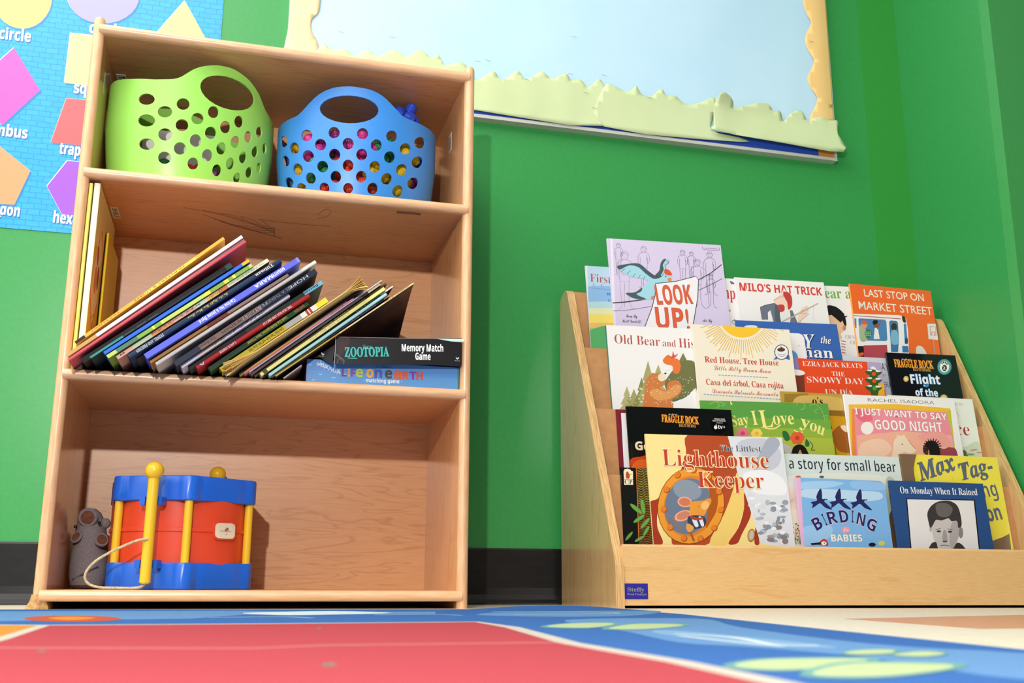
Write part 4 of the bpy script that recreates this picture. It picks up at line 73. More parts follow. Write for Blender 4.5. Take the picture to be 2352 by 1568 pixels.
FLAT={
'poster':[('e','2f8fd0',[960,4459,501,83,67,-649]),('e','f6fbe0',[925,4508,501,82,68,-650]),('e','d5f486',[933,4500,501,83,68,-650]),('e','2f8fd0',[2347,4706,631,104,51,-576]),('e','f6fbe0',[2312,4755,630,105,51,-576]),('e','b6b4f2',[2320,4747,631,105,51,-576]),('p','2f8fd0',0,[3811,4835,4560,3569,2958,3439]),('p','fdfbe8',0,[3771,4889,4520,3623,2919,3492]),('p','fbe2a0',0,[3784,4877,4533,3611,2932,3480]),('p','2f8fd0',0,[1845,3847,2729,3873,2725,2837,1836,2838]),('p','fdfbe8',0,[1806,3899,2689,3926,2687,2889,1798,2889]),('p','fcf6a6',0,[1818,3887,2702,3914,2699,2877,1810,2878]),('p','2f8fd0',0,[922,3406,1442,2636,883,1871,356,2633]),('p','fdfbe8',0,[884,3458,1403,2687,845,1921,318,2684]),('p','ee62cc',0,[896,3446,1416,2676,857,1910,330,2673]),('p','2f8fd0',0,[1903,2533,2719,2554,3024,1655,1723,1645]),('p','f9b0a0',0,[1864,2585,2681,2606,2985,1706,1686,1695]),('p','f26a70',0,[1876,2573,2693,2595,2998,1695,1698,1684]),('p','2f8fd0',0,[897,1470,1441,1066,1245,402,580,383,411,1016]),('p','fdfbe8',0,[860,1520,1403,1116,1208,451,544,431,374,1066]),('p','ffae7a',0,[872,1509,1415,1105,1220,440,555,421,386,1055]),('p','2f8fd0',0,[2033,1326,2550,1326,2840,817,2577,289,2044,294,1742,800]),('p','fdfbe8',0,[1995,1377,2512,1377,2802,868,2539,339,2007,344,1704,850]),('p','aa5ce2',0,[2007,1365,2524,1366,2815,856,2551,328,2019,333,1716,839]),('t','2878c0','S','circle',[641,3575,1176,3585],217,0.02),('t','fbfdff','S','circle',[624,3598,1159,3609],217,0.015),('t','2878c0','S','rhombus',[397,1702,1312,1688],207,0.02),('t','fbfdff','S','rhombus',[380,1725,1295,1711],207,0.015),('t','2878c0','S','pentagon',[507,230,1337,208],201,0.02),('t','fbfdff','S','pentagon',[491,252,1320,230],201,0.015),('t','2878c0','S','oval',[2149,3920,2623,3930],223,0.02),('t','fbfdff','S','oval',[2132,3944,2606,3954],223,0.015),('t','2878c0','S','square',[2001,2677,2700,2692],216,0.02),('t','fbfdff','S','square',[1983,2701,2683,2716],216,0.015),('t','2878c0','S','trapezoid',[1865,1467,2665,1458],210,0.02),('t','fbfdff','S','trapezoid',[1848,1490,2648,1482],210,0.015),('t','2878c0','S','hexagon',[1892,156,2656,140],204,0.02),('t','fbfdff','S','hexagon',[1875,179,2639,163],204,0.015),('t','2878c0','S','triangle',[3410,3234,4277,3247],223,0.02),('t','fbfdff','S','triangle',[3393,3258,4259,3272],223,0.015)],
'green_a':[[2010,10338,2084,10517,2271,10470,2446,10684,2587,10564,2857,10622,3058,10510,3292,10678,3513,10558,3812,10755,4096,10644,4338,10833,4582,10696,4732,10785,4870,10564,5165,10674,5348,10584,5505,10345,5650,10404,5887,10573,6026,10408,6200,10501,6404,10666,6572,10474,6872,10703,7004,10673,7136,10583,7374,10725,7479,10710,7555,10601,7756,10649,7938,10505,8221,10704,8252,9658,5514,9665,3819,9658,2045,9641]],
'green_b':[[8277,10552,8502,10593,8716,10512,8874,10553,8995,10671,9071,10540,9188,10465,9357,10478,9563,10688,9689,10533,9891,10560,10048,10439,10240,10403,10498,10498,10812,10632,10795,10262,10717,9867,11360,9784,11355,9682,8261,9649]],
'green_c':[[10730,10172,10774,10484,10896,10674,11123,10643,11222,10543,11227,10441,11428,10498,11748,10612,11983,10654,12128,10600,12207,10496,12326,10522,12408,10470,12438,10277,12611,10476,12790,10582,12939,10549,13066,10357,13215,10470,13414,10516,13618,10458,13816,10462,13769,10141,13833,9691,12436,9721,10775,9813,10720,9948]],
'orange_r':[[13207,15554,13336,15118,13168,14630,13357,14098,13152,13727,13152,13393,13229,13051,13315,12845,13223,12633,13139,12380,13220,12110,13326,11888,13233,11660,13140,11433,13222,11188,13339,10992,13280,10773,13166,10547,13147,10273,13730,10346,13717,10471,13732,11839,13743,13045,13742,13490,13716,15651]],
'cream_l':[[1686,13359,2328,13481,2200,13059,2338,12689,2207,12177,2339,11908,2336,11618,2314,11356,2203,11195,2175,11058,2209,10893,2319,10702,2363,10296,1722,10277,1741,10858,1765,11525]],
'staples':[[2766,10960,3778,11000,5756,10779,5537,10728,7622,11595,8271,10801,7537,10728,7868,10347,8056,10026,13280,12347,9286,10428,6591,10467]],
'zoo':[('p','3a2022',1,[36,418,225,421,136,203,51,180]),('p','26171a',1,[415,443,763,439,587,365]),('t','3fb8b0','r','ZOOTOPIA',[149,130,841,180],141,0.02),('l','3fb8b0',12,1,0,[195,110,341,114]),('l','62d0c4',9,1,0,[568,284,447,279]),('t','3fa8a0','c','Disney',[423,303,555,311],39,0),('t','f4f4f4','S','Memory Match',[1036,274,1703,308],108,0.012),('t','f4f4f4','S','Game',[1256,148,1501,159],108,0.012),('p','9fe0cc',0,[1558,513,2037,533,2035,482,1831,480]),('p','e9f4ee',0,[1616,515,2037,533,2036,508,1832,498]),('p','d8dcdc',0,[1903,238,1927,210,1953,233,1960,216,1937,193,1916,199]),('t','b8b8b8','c','Cardinal',[1889,164,1976,166],22,0),('l','7a7a78',5,1,0,[3,125,50,154,101,113]),('l','9a9a98',5,1,0,[0,177,67,111,135,80,138,10]),('l','8a8a88',4,1,0,[32,21,67,94,126,53]),('l','c8c8c4',7,0,0,[-5,438,0,283,-9,2]),('l','a8a8a4',5,0,0,[-5,434,939,477,2037,533])],
'earth':[('p','5f97d0',0,[13,188,2442,183,2445,-16,24,-38]),('l','e4eef6',9,1,0,[295,300,324,224]),('l','e4eef6',9,1,0,[453,250,468,181]),('l','e4eef6',4,1,0,[326,256,353,249]),('l','e4eef6',4,1,0,[273,268,269,310]),('l','e4eef6',6,1,0,[337,270,378,259]),('l','e4eef6',7,1,0,[272,273,313,313]),('l','e4eef6',8,1,0,[320,287,352,255]),('l','e4eef6',5,1,0,[362,278,368,225]),('l','e4eef6',9,1,0,[426,258,405,221]),('l','e4eef6',5,1,0,[419,263,416,255]),('l','e4eef6',7,1,0,[548,224,558,173]),('l','e4eef6',8,1,0,[248,337,291,272]),('l','e4eef6',6,1,0,[389,264,440,188]),('l','e4eef6',6,1,0,[255,260,348,242]),('l','e4eef6',6,1,0,[258,262,365,234]),('l','e4eef6',6,1,0,[189,300,293,308]),('l','e4eef6',9,1,0,[521,223,566,153]),('l','e4eef6',4,1,0,[505,191,580,170]),('l','e4eef6',7,1,0,[247,282,264,282]),('l','e4eef6',4,1,0,[433,247,434,183]),('l','e4eef6',5,1,0,[294,254,308,242]),('l','e4eef6',9,1,0,[197,270,259,295]),('l','e4eef6',5,1,0,[328,264,339,278]),('l','e4eef6',4,1,0,[417,210,452,208]),('l','e4eef6',5,1,0,[438,217,452,187]),('l','e4eef6',5,1,0,[340,261,368,251]),('l','e4eef6',6,1,0,[255,288,318,286]),('l','e4eef6',8,1,0,[487,162,499,212]),('l','e4eef6',4,1,0,[506,141,531,149]),('l','e4eef6',5,1,0,[374,190,413,243]),('l','e4eef6',7,1,0,[334,283,410,273]),('l','e4eef6',4,1,0,[261,306,272,288]),('l','e4eef6',5,1,0,[527,161,523,175]),('l','e4eef6',7,1,0,[465,168,489,177]),('l','e4eef6',4,1,0,[326,279,322,260]),('l','e4eef6',6,1,0,[265,267,310,298]),('l','e4eef6',8,1,0,[426,181,428,173]),('l','e4eef6',9,1,0,[536,173,532,162]),('l','e4eef6',7,1,0,[518,154,516,192]),('l','e4eef6',8,1,0,[224,286,217,317]),('l','e4eef6',8,1,0,[354,249,391,206]),('l','e4eef6',8,1,0,[203,269,298,286]),('l','e4eef6',5,1,0,[427,219,467,180]),('l','e4eef6',7,1,0,[438,210,456,187]),('l','e4eef6',7,1,0,[511,183,579,152]),('l','e4eef6',7,1,0,[527,210,554,203]),('l','cfe0ee',9,1,0,[83,271,131,269]),('l','cfe0ee',9,1,0,[243,131,290,129]),('l','cfe0ee',9,1,0,[449,90,497,87]),('l','cfe0ee',9,1,0,[145,38,193,35]),('l','cfe0ee',9,1,0,[618,152,666,150]),('t','6a3aa0','S','L',[589,119,671,120],116,0.02),('t','e89a3c','S','I',[680,120,723,120],117,0.02),('t','7a4ab0','S','F',[732,120,809,121],117,0.02),('t','b8c840','S','e',[809,121,922,122],159,0.02),('t','f0a83c','S','o',[974,123,1087,124],160,0.02),('t','4c58a8','S','n',[1101,124,1224,125],160,0.02),('t','55483c','S','e',[1266,126,1382,127],160,0.02),('t','e0602c','S','a',[1403,127,1530,128],161,0.02),('t','e4502c','S','R',[1545,128,1651,130],118,0.02),('t','8a3aa0','S','T',[1660,130,1767,131],118,0.02),('t','d8503c','S','H',[1767,131,1874,132],118,0.02),('t','f2f4f8','S','· matching game ·',[934,43,1533,54],60,0),('t','38608c','c','eeBoo',[1117,288,1354,291],46,0),('l','4a8a3a',15,0,0,[2439,365,2449,-16])],
'flap':[('p','d8dadc',0,[260,87,289,61,307,61,312,40,283,33,266,58]),('t','b8b8b8','c','Cardinal',[220,21,309,8],21,0)],
'steffy_rect':[[163,387,544,386,551,146,157,143]],
'steffy':[('t','8a8a84','R','Steffy',[204,264,490,259],60,0.012),('t','8a8a84','R','Wood Products',[191,205,524,201],33,0.012)],
'rug':[('p','6791c2',0,[-2226,-5185,1500,-5145,2205,-5827,3820,-5789,3605,-6899,1474,-6823,959,-8070,-661,-8564,-1386,-8461]),('p','6791c2',1,[4736,-6086,6813,-5648,5875,-7504,4818,-8011,4027,-7286]),('p','6791c2',1,[4517,-8933,6006,-8739,5409,-10862,5044,-13253,5322,-14204,4947,-15258,4194,-15505,4320,-14332,4157,-13396,3948,-12904,4172,-11461]),('p','83a6cc',1,[4311,-11627,4625,-11389,4678,-13366,4434,-13491,4227,-13099]),('p','cfe0e4',1,[1485,-6131,2554,-5457,3192,-6314,2414,-6932,1840,-7028]),('l','a9c4cc',90,1,0,[4534,-5860,5487,-5956,5880,-6792,4464,-7169]),('l','a9c4cc',80,1,0,[1119,-7825,1811,-7633,2131,-8092]),('l','a9c4cc',80,1,0,[2871,-7149,3572,-7066,3797,-7421]),('l','d5dfe0',70,1,0,[4388,-11846,4564,-12377,4416,-13227,4626,-13356]),('l','d5dfe0',50,1,0,[4286,-12148,4320,-12973,4356,-13434]),('p','c4593c',1,[-608,-7602,-408,-7066,136,-7422,325,-8357,30,-8879,-405,-8488]),('p','e08c3c',1,[-386,-7763,-241,-7375,56,-7820,-103,-8416]),('p','6f9f9c',1,[3752,-10598,4231,-9812,4700,-9666,4593,-10172,4058,-10901]),('p','b7c698',1,[3835,-10522,4226,-9912,4610,-9805,4535,-10194,4100,-10768]),('p','6f9f9c',1,[4107,-11071,4784,-9999,5218,-10064,5086,-10537,4417,-11201]),('p','b7c698',1,[4207,-10970,4755,-10138,5114,-10192,5020,-10556,4474,-11077]),('p','6f9f9c',1,[3378,-14639,3783,-14284,4299,-14328,4168,-14594,3588,-14968,3357,-14918]),('p','b7c698',1,[3437,-14635,3765,-14365,4188,-14405,4093,-14608,3622,-14900,3425,-14858]),('p','6f9f9c',1,[3514,-15060,4048,-14569,4494,-14716,4312,-15007,3745,-15332,3444,-15305]),('p','b7c698',1,[3578,-15048,4005,-14674,4374,-14792,4241,-15014,3781,-15268,3524,-15243]),('p','6f9f9c',1,[4356,-14011,4641,-13773,4833,-13811,4586,-14126,4327,-14174]),('p','b7c698',1,[4388,-14003,4616,-13821,4776,-13852,4584,-14097,4368,-14133]),('p','6f9f9c',1,[4502,-14210,4904,-13939,4879,-14185,4577,-14385]),('p','b7c698',1,[4538,-14202,4861,-13996,4851,-14187,4606,-14342]),('p','b24750',0,[-114,-9683,1573,-9616,3497,-9436,3504,-10644,3248,-12914,3255,-13686,3264,-14433,3191,-15462,3047,-16334,262,-15689,-99,-14568,-18,-11972]),('p','d08c3c',0,[-1447,-9432,-230,-9620,-126,-9812,-57,-11763,-139,-13949]),('l','c6bcb0',130,0,0,[-1501,-9244,-114,-9683,1573,-9616,3497,-9436,3504,-10644,3248,-12914,3255,-13686,3264,-14433,3191,-15462,3047,-16334]),('l','c6bcb0',90,0,0,[-123,-9726,-37,-11869,-38,-14298]),('l','dfa09c',40,0,0,[-481,-12769,134,-12777,1420,-13066,1828,-12864,2450,-12853,3238,-12819]),('e','8a7068',[1708,-14289,33,-7,-11,-117]),('e','8a7068',[1970,-10642,20,-3,-13,-152]),('e','8a7068',[389,-13117,21,-4,16,-105])],
'rug_outline':[[-3890,-4226,-1482,-4219,93,-4354,2296,-4544,4506,-4612,6658,-4920,6562,-5956,6563,-7054,5912,-11367,5571,-13916,5342,-15102]],
'rug_lip':[[4493,20,4809,35,5257,62,5614,70,5976,73,6308,63,6644,44,6956,11]],
'stripe':[[8076,-8219,11458,-7117,15154,-6000,9953,-10822,8234,-10838,7752,-10851]],
}
BLUE_BASKET={'c':(0.303,-0.172),'a':0.139,'b':0.112,'al':-0.03490658503988659,'holes':[[-130.9,0.7681,4.5,-0.0017,0.2,-0.0095],[-109.7,0.7686,3.6,-0.0002,0.2,-0.0094],[-90.0,0.7689,3.5,0.0009,0.1,-0.0093],[-69.1,0.773,3.9,0.0021,0.1,-0.0094],[-42.8,0.7789,6.1,0.0049,0.2,-0.0095],[-157.4,0.7711,6.0,-0.0042,0.5,-0.0099],[-142.5,0.7502,4.7,-0.0024,0.3,-0.0096],[-119.3,0.7484,3.9,-0.0007,0.2,-0.0093],[-99.6,0.7494,3.4,0.0004,0.2,-0.0093],[-80.2,0.7518,3.6,0.0014,0.1,-0.0093],[-57.5,0.7569,4.5,0.003,0.1,-0.0094],[-129.3,0.7309,4.4,-0.0014,0.2,-0.0094],[-108.8,0.73,3.6,-0.0001,0.2,-0.0093],[-90.0,0.7321,3.4,0.0009,0.1,-0.0092],[-69.9,0.7352,3.8,0.002,0.1,-0.0093],[-44.6,0.7417,5.8,0.0043,0.2,-0.0094],[-153.9,0.7336,5.0,-0.0031,0.4,-0.0089],[-139.4,0.7118,4.5,-0.002,0.3,-0.0094],[-117.7,0.7103,3.8,-0.0006,0.2,-0.0092],[-99.2,0.7117,3.4,0.0004,0.2,-0.0092],[-80.4,0.7137,3.5,0.0013,0.1,-0.0092],[-59.2,0.7185,4.4,0.0027,0.1,-0.0093],[-127.5,0.6925,3.9,-0.0011,0.2,-0.009],[-107.8,0.6921,3.5,-0.0,0.2,-0.0092],[-89.6,0.6942,3.4,0.0008,0.1,-0.0091],[-70.8,0.6967,3.8,0.0018,0.1,-0.0092],[-46.8,0.7023,5.5,0.0038,0.2,-0.0093],[-150.4,0.6938,5.2,-0.0029,0.4,-0.0087],[-136.3,0.6789,4.2,-0.0016,0.2,-0.0072],[-116.4,0.6737,3.5,-0.0005,0.2,-0.0084],[-98.7,0.673,3.2,0.0004,0.1,-0.0083],[-80.9,0.6764,3.5,0.0012,0.1,-0.0091],[-60.8,0.6805,4.2,0.0024,0.1,-0.0092]],'hand':[-79.4,0.8148,-80.1,0.808,-82.2,0.8013,-85.4,0.7951,-89.7,0.7902,-94.5,0.787,-99.8,0.7858,-105.1,0.7868,-110.1,0.7898,-114.6,0.7946,-118.1,0.8007,-120.4,0.8074,-121.3,0.8142,-120.5,0.8205,-118.3,0.8259,-114.8,0.8303,-110.3,0.8335,-105.3,0.8355,-99.9,0.8362,-94.7,0.8357,-89.7,0.834,-85.5,0.8309,-82.2,0.8266,-80.1,0.8212],'rim':[(-153.5,0.807),(-139.5,0.8079),(-131.7,0.8228),(-122.4,0.8409),(-111.7,0.8509),(-99.5,0.8533),(-85.5,0.8506),(-77.1,0.8436),(-68.2,0.8271),(-60.9,0.8131),(-47.0,0.8127),(-28.9,0.8146)]}
GREEN_BASKET={'c':(0.0225,-0.175),'a':0.14,'b':0.106,'al':0.4363323129985824,'holes':[[-139.7,0.7864,5.6,-0.0001,0.4,-0.0089],[-125.8,0.7661,4.4,0.001,0.3,-0.009],[-114.3,0.7833,3.8,0.0016,0.3,-0.0091],[-138.3,0.7499,5.8,0.0,0.4,-0.0093],[-113.9,0.7471,3.7,0.0015,0.3,-0.0092],[-104.3,0.7629,3.6,0.002,0.3,-0.009],[-94.2,0.7808,3.3,0.0024,0.3,-0.0094],[-124.7,0.7284,4.2,0.001,0.3,-0.0092],[-137.5,0.711,5.4,0.0001,0.3,-0.0084],[-114.2,0.7084,3.7,0.0014,0.3,-0.0092],[-104.4,0.7257,3.4,0.0018,0.3,-0.0095],[-94.9,0.7442,3.4,0.0023,0.3,-0.0095],[-85.1,0.7612,3.4,0.0027,0.3,-0.0096],[-75.1,0.7793,3.3,0.0029,0.3,-0.0094],[-124.3,0.6903,4.1,0.0009,0.3,-0.0091],[-95.7,0.7059,3.2,0.002,0.3,-0.0092],[-86.5,0.7233,3.1,0.0023,0.3,-0.0093],[-76.7,0.742,3.2,0.0027,0.3,-0.0094],[-66.2,0.76,3.2,0.0029,0.3,-0.0092],[-54.8,0.7793,3.4,0.0033,0.4,-0.0092],[-104.8,0.6875,3.3,0.0016,0.3,-0.0089],[-87.8,0.6857,3.0,0.0021,0.3,-0.0089],[-78.5,0.7033,3.0,0.0023,0.3,-0.009],[-68.6,0.7218,3.0,0.0026,0.3,-0.0091],[-57.8,0.7412,3.1,0.0029,0.4,-0.0089],[-46.1,0.7578,3.0,0.0028,0.5,-0.0086],[-71.1,0.6842,2.9,0.0023,0.3,-0.0079],[-60.7,0.7016,3.1,0.0026,0.4,-0.0088],[-50.2,0.7186,2.8,0.0025,0.5,-0.0089]],'hand':[-62.6,0.8257,-64.6,0.8174,-68.1,0.8093,-72.7,0.8022,-77.9,0.7969,-83.2,0.7939,-88.4,0.7932,-93.2,0.7948,-97.4,0.7986,-100.7,0.804,-103.0,0.8106,-104.1,0.8178,-104.0,0.8252,-102.7,0.8321,-100.3,0.8383,-96.8,0.8434,-92.5,0.8473,-87.6,0.8498,-82.3,0.8508,-76.9,0.8504,-71.8,0.8485,-67.4,0.8451,-64.1,0.84,-62.4,0.8335],'rim':[(-174.8,0.8302),(-153.2,0.8234),(-134.3,0.8204),(-120.5,0.8239),(-115.6,0.8313),(-110.9,0.8445),(-104.0,0.8554),(-93.7,0.8648),(-82.5,0.8684),(-69.2,0.8616),(-57.3,0.8454),(-50.3,0.8268),(-38.4,0.8185)]}

# ------------------------------------------------------------------ materials
def lin(h,k=.93):
    if len(h)==3:h=''.join(c*2 for c in h)
    v=[int(h[i:i+2],16)/255 for i in (0,2,4)]
    return tuple(k*(c/12.92 if c<=.04045 else ((c+.055)/1.055)**2.4) for c in v)+(1,)
def new_mat(name):
    m=bpy.data.materials.new(name);m.use_nodes=True
    nt=m.node_tree;b=nt.nodes['Principled BSDF'];return m,nt,b
_ink={}
def ink(h,rough=.35,spec=.5,coat=0,dye=.93):
    k=(h,rough,spec,coat,dye)
    if k not in _ink:
        m,nt,b=new_mat('ink_'+h);b.inputs['Base Color'].default_value=lin(h,dye);b.inputs['Roughness'].default_value=rough
        b.inputs['Specular IOR Level'].default_value=spec
        if coat:b.inputs['Coat Weight'].default_value=coat;b.inputs['Coat Roughness'].default_value=.12
        _ink[k]=m
    return _ink[k]
def nd(nt,t,**kw):
    n=nt.nodes.new(t)
    for k,v in kw.items():
        if k in n.inputs.keys():n.inputs[k].default_value=v
        else:setattr(n,k,v)
    return n
def noisy(name,c1,c2,scale=40,rough=.5,bump=.1,detail=6,dist=.002,stretch=(1,1,1),spec=.5,lo=.35,hi=.65,coat=0,rough2=None):
    m,nt,b=new_mat(name);L=nt.links.new
    tc=nd(nt,'ShaderNodeTexCoord');mp=nd(nt,'ShaderNodeMapping');mp.inputs['Scale'].default_value=stretch
    L(tc.outputs['Object'],mp.inputs['Vector'])
    n=nd(nt,'ShaderNodeTexNoise',Scale=scale,Detail=detail);L(mp.outputs[0],n.inputs['Vector'])
    r=nd(nt,'ShaderNodeValToRGB');r.color_ramp.elements[0].color=lin(c1);r.color_ramp.elements[1].color=lin(c2)
    r.color_ramp.elements[0].position=lo;r.color_ramp.elements[1].position=hi
    L(n.outputs['Fac'],r.inputs[0]);L(r.outputs[0],b.inputs['Base Color'])
    b.inputs['Roughness'].default_value=rough;b.inputs['Specular IOR Level'].default_value=spec
    if coat:b.inputs['Coat Weight'].default_value=coat;b.inputs['Coat Roughness'].default_value=.15
    if bump:
        bp=nd(nt,'ShaderNodeBump',Strength=bump,Distance=dist);L(n.outputs['Fac'],bp.inputs['Height']);L(bp.outputs[0],b.inputs['Normal'])
    return m
def wood(name,c1,c2,c3,stretch,rough=.35,fig=1.0,coat=.15):
    m,nt,b=new_mat(name);L=nt.links.new
    tc=nd(nt,'ShaderNodeTexCoord');mp=nd(nt,'ShaderNodeMapping');mp.inputs['Scale'].default_value=stretch
    L(tc.outputs['Object'],mp.inputs['Vector'])
    a=nd(nt,'ShaderNodeTexNoise',Scale=3.0,Detail=3,Distortion=.6);L(mp.outputs[0],a.inputs['Vector'])
    mul=nd(nt,'ShaderNodeMath',operation='MULTIPLY');mul.inputs[1].default_value=9*fig;L(a.outputs['Fac'],mul.inputs[0])
    fr=nd(nt,'ShaderNodeMath',operation='FRACT');L(mul.outputs[0],fr.inputs[0])
    r=nd(nt,'ShaderNodeValToRGB');e=r.color_ramp.elements
    e[0].color=lin(c2);e[0].position=0;e[1].color=lin(c1);e[1].position=.14
    e2=r.color_ramp.elements.new(.85);e2.color=lin(c1);e3=r.color_ramp.elements.new(1);e3.color=lin(c2)
    L(fr.outputs[0],r.inputs[0])
    g=nd(nt,'ShaderNodeTexNoise',Scale=30,Detail=8);L(mp.outputs[0],g.inputs['Vector'])
    r2=nd(nt,'ShaderNodeValToRGB');r2.color_ramp.elements[0].color=lin(c3,1);r2.color_ramp.elements[1].color=(1,1,1,1)
    r2.color_ramp.elements[0].position=.3;r2.color_ramp.elements[1].position=.62
    L(g.outputs['Fac'],r2.inputs[0])
    mx=nd(nt,'ShaderNodeMixRGB',blend_type='MULTIPLY');mx.inputs[0].default_value=.3
    L(r.outputs[0],mx.inputs[1]);L(r2.outputs[0],mx.inputs[2]);L(mx.outputs[0],b.inputs['Base Color'])
    b.inputs['Roughness'].default_value=rough;b.inputs['Coat Weight'].default_value=coat;b.inputs['Coat Roughness'].default_value=.12
    if not coat:b.inputs['Specular IOR Level'].default_value=.8
    return m
M={}
M['wall']=noisy('green_wall_paint','34994c','379d4f',scale=120,rough=.36,bump=.06,dist=.001)
M['wall_side']=noisy('green_side_paint','2e9148','31954b',scale=120,rough=.42,bump=.06,dist=.001)  # wall green darkened: weaker light on this wall put into the colour
M['wall_trim']=noisy('green_trim_paint','33983a','369a3c',scale=120,rough=.36,bump=.05,dist=.001)
M['wall_front']=noisy('green_front_paint','3f9a50','439c54',scale=120,rough=.45,bump=.08,dist=.001)  # wall green made lighter and greyer, flash light put into its colour
M['ceiling']=ink('efeeea',.9)
M['base']=noisy('black_rubber','131212','1a1919',scale=18,rough=.38,bump=.03,stretch=(1,1,6),spec=.3)
M['floor']=noisy('cream_vinyl','d6cbb9','e2d8c8',scale=90,rough=.4,bump=.03)
M['terracotta']=noisy('terracotta_vinyl','c58a6c','cc9274',scale=90,rough=.4,bump=.02)
M['maple_h']=wood('maple_laminate','e2a66e','d2935a','ead2ba',(1.0,9,9),.4,1.0,.0)
M['maple_v']=wood('maple_upright','e2a771','d4965f','ead2ba',(9,9,1.0),.22,.7,.5)
M['maple_edge']=noisy('maple_edge_band','eabb90','deab7e',scale=30,rough=.32,bump=0,stretch=(1,8,8),coat=.2)
M['maple_post']=noisy('maple_post_edge','eabb8e','dca87a',scale=30,rough=.36,bump=0,stretch=(8,8,1),coat=.1)
M['raw']=noisy('worn_bare_wood','c9a06a','a87a48',scale=160,rough=.85,bump=.6,dist=.003)
M['ply']=wood('birch_panel','e6bd82','dfb174','e6cdaa',(1.6,14,14),.4,.3,.15)
M['ply_side']=wood('birch_side','cfac76','c49d66','dcc4a0',(14,14,1.4),.2,.4,.7)
M['ply_edge']=noisy('plywood_edge','ecc88e','c79a60',scale=24,rough=.5,bump=.15,stretch=(26,2,1),lo=.3,hi=.6)
M['hardboard']=noisy('hardboard','cb955f','c08a56',scale=70,rough=.6,bump=.05)
M['page']=noisy('page_edges','efe9dc','cfc6b4',scale=12,rough=.8,bump=.2,stretch=(1,1,160),dist=.0006)
M['page2']=noisy('page_edges_grey','d9d4ce','b3ada6',scale=12,rough=.8,bump=.2,stretch=(1,1,160),dist=.0006)

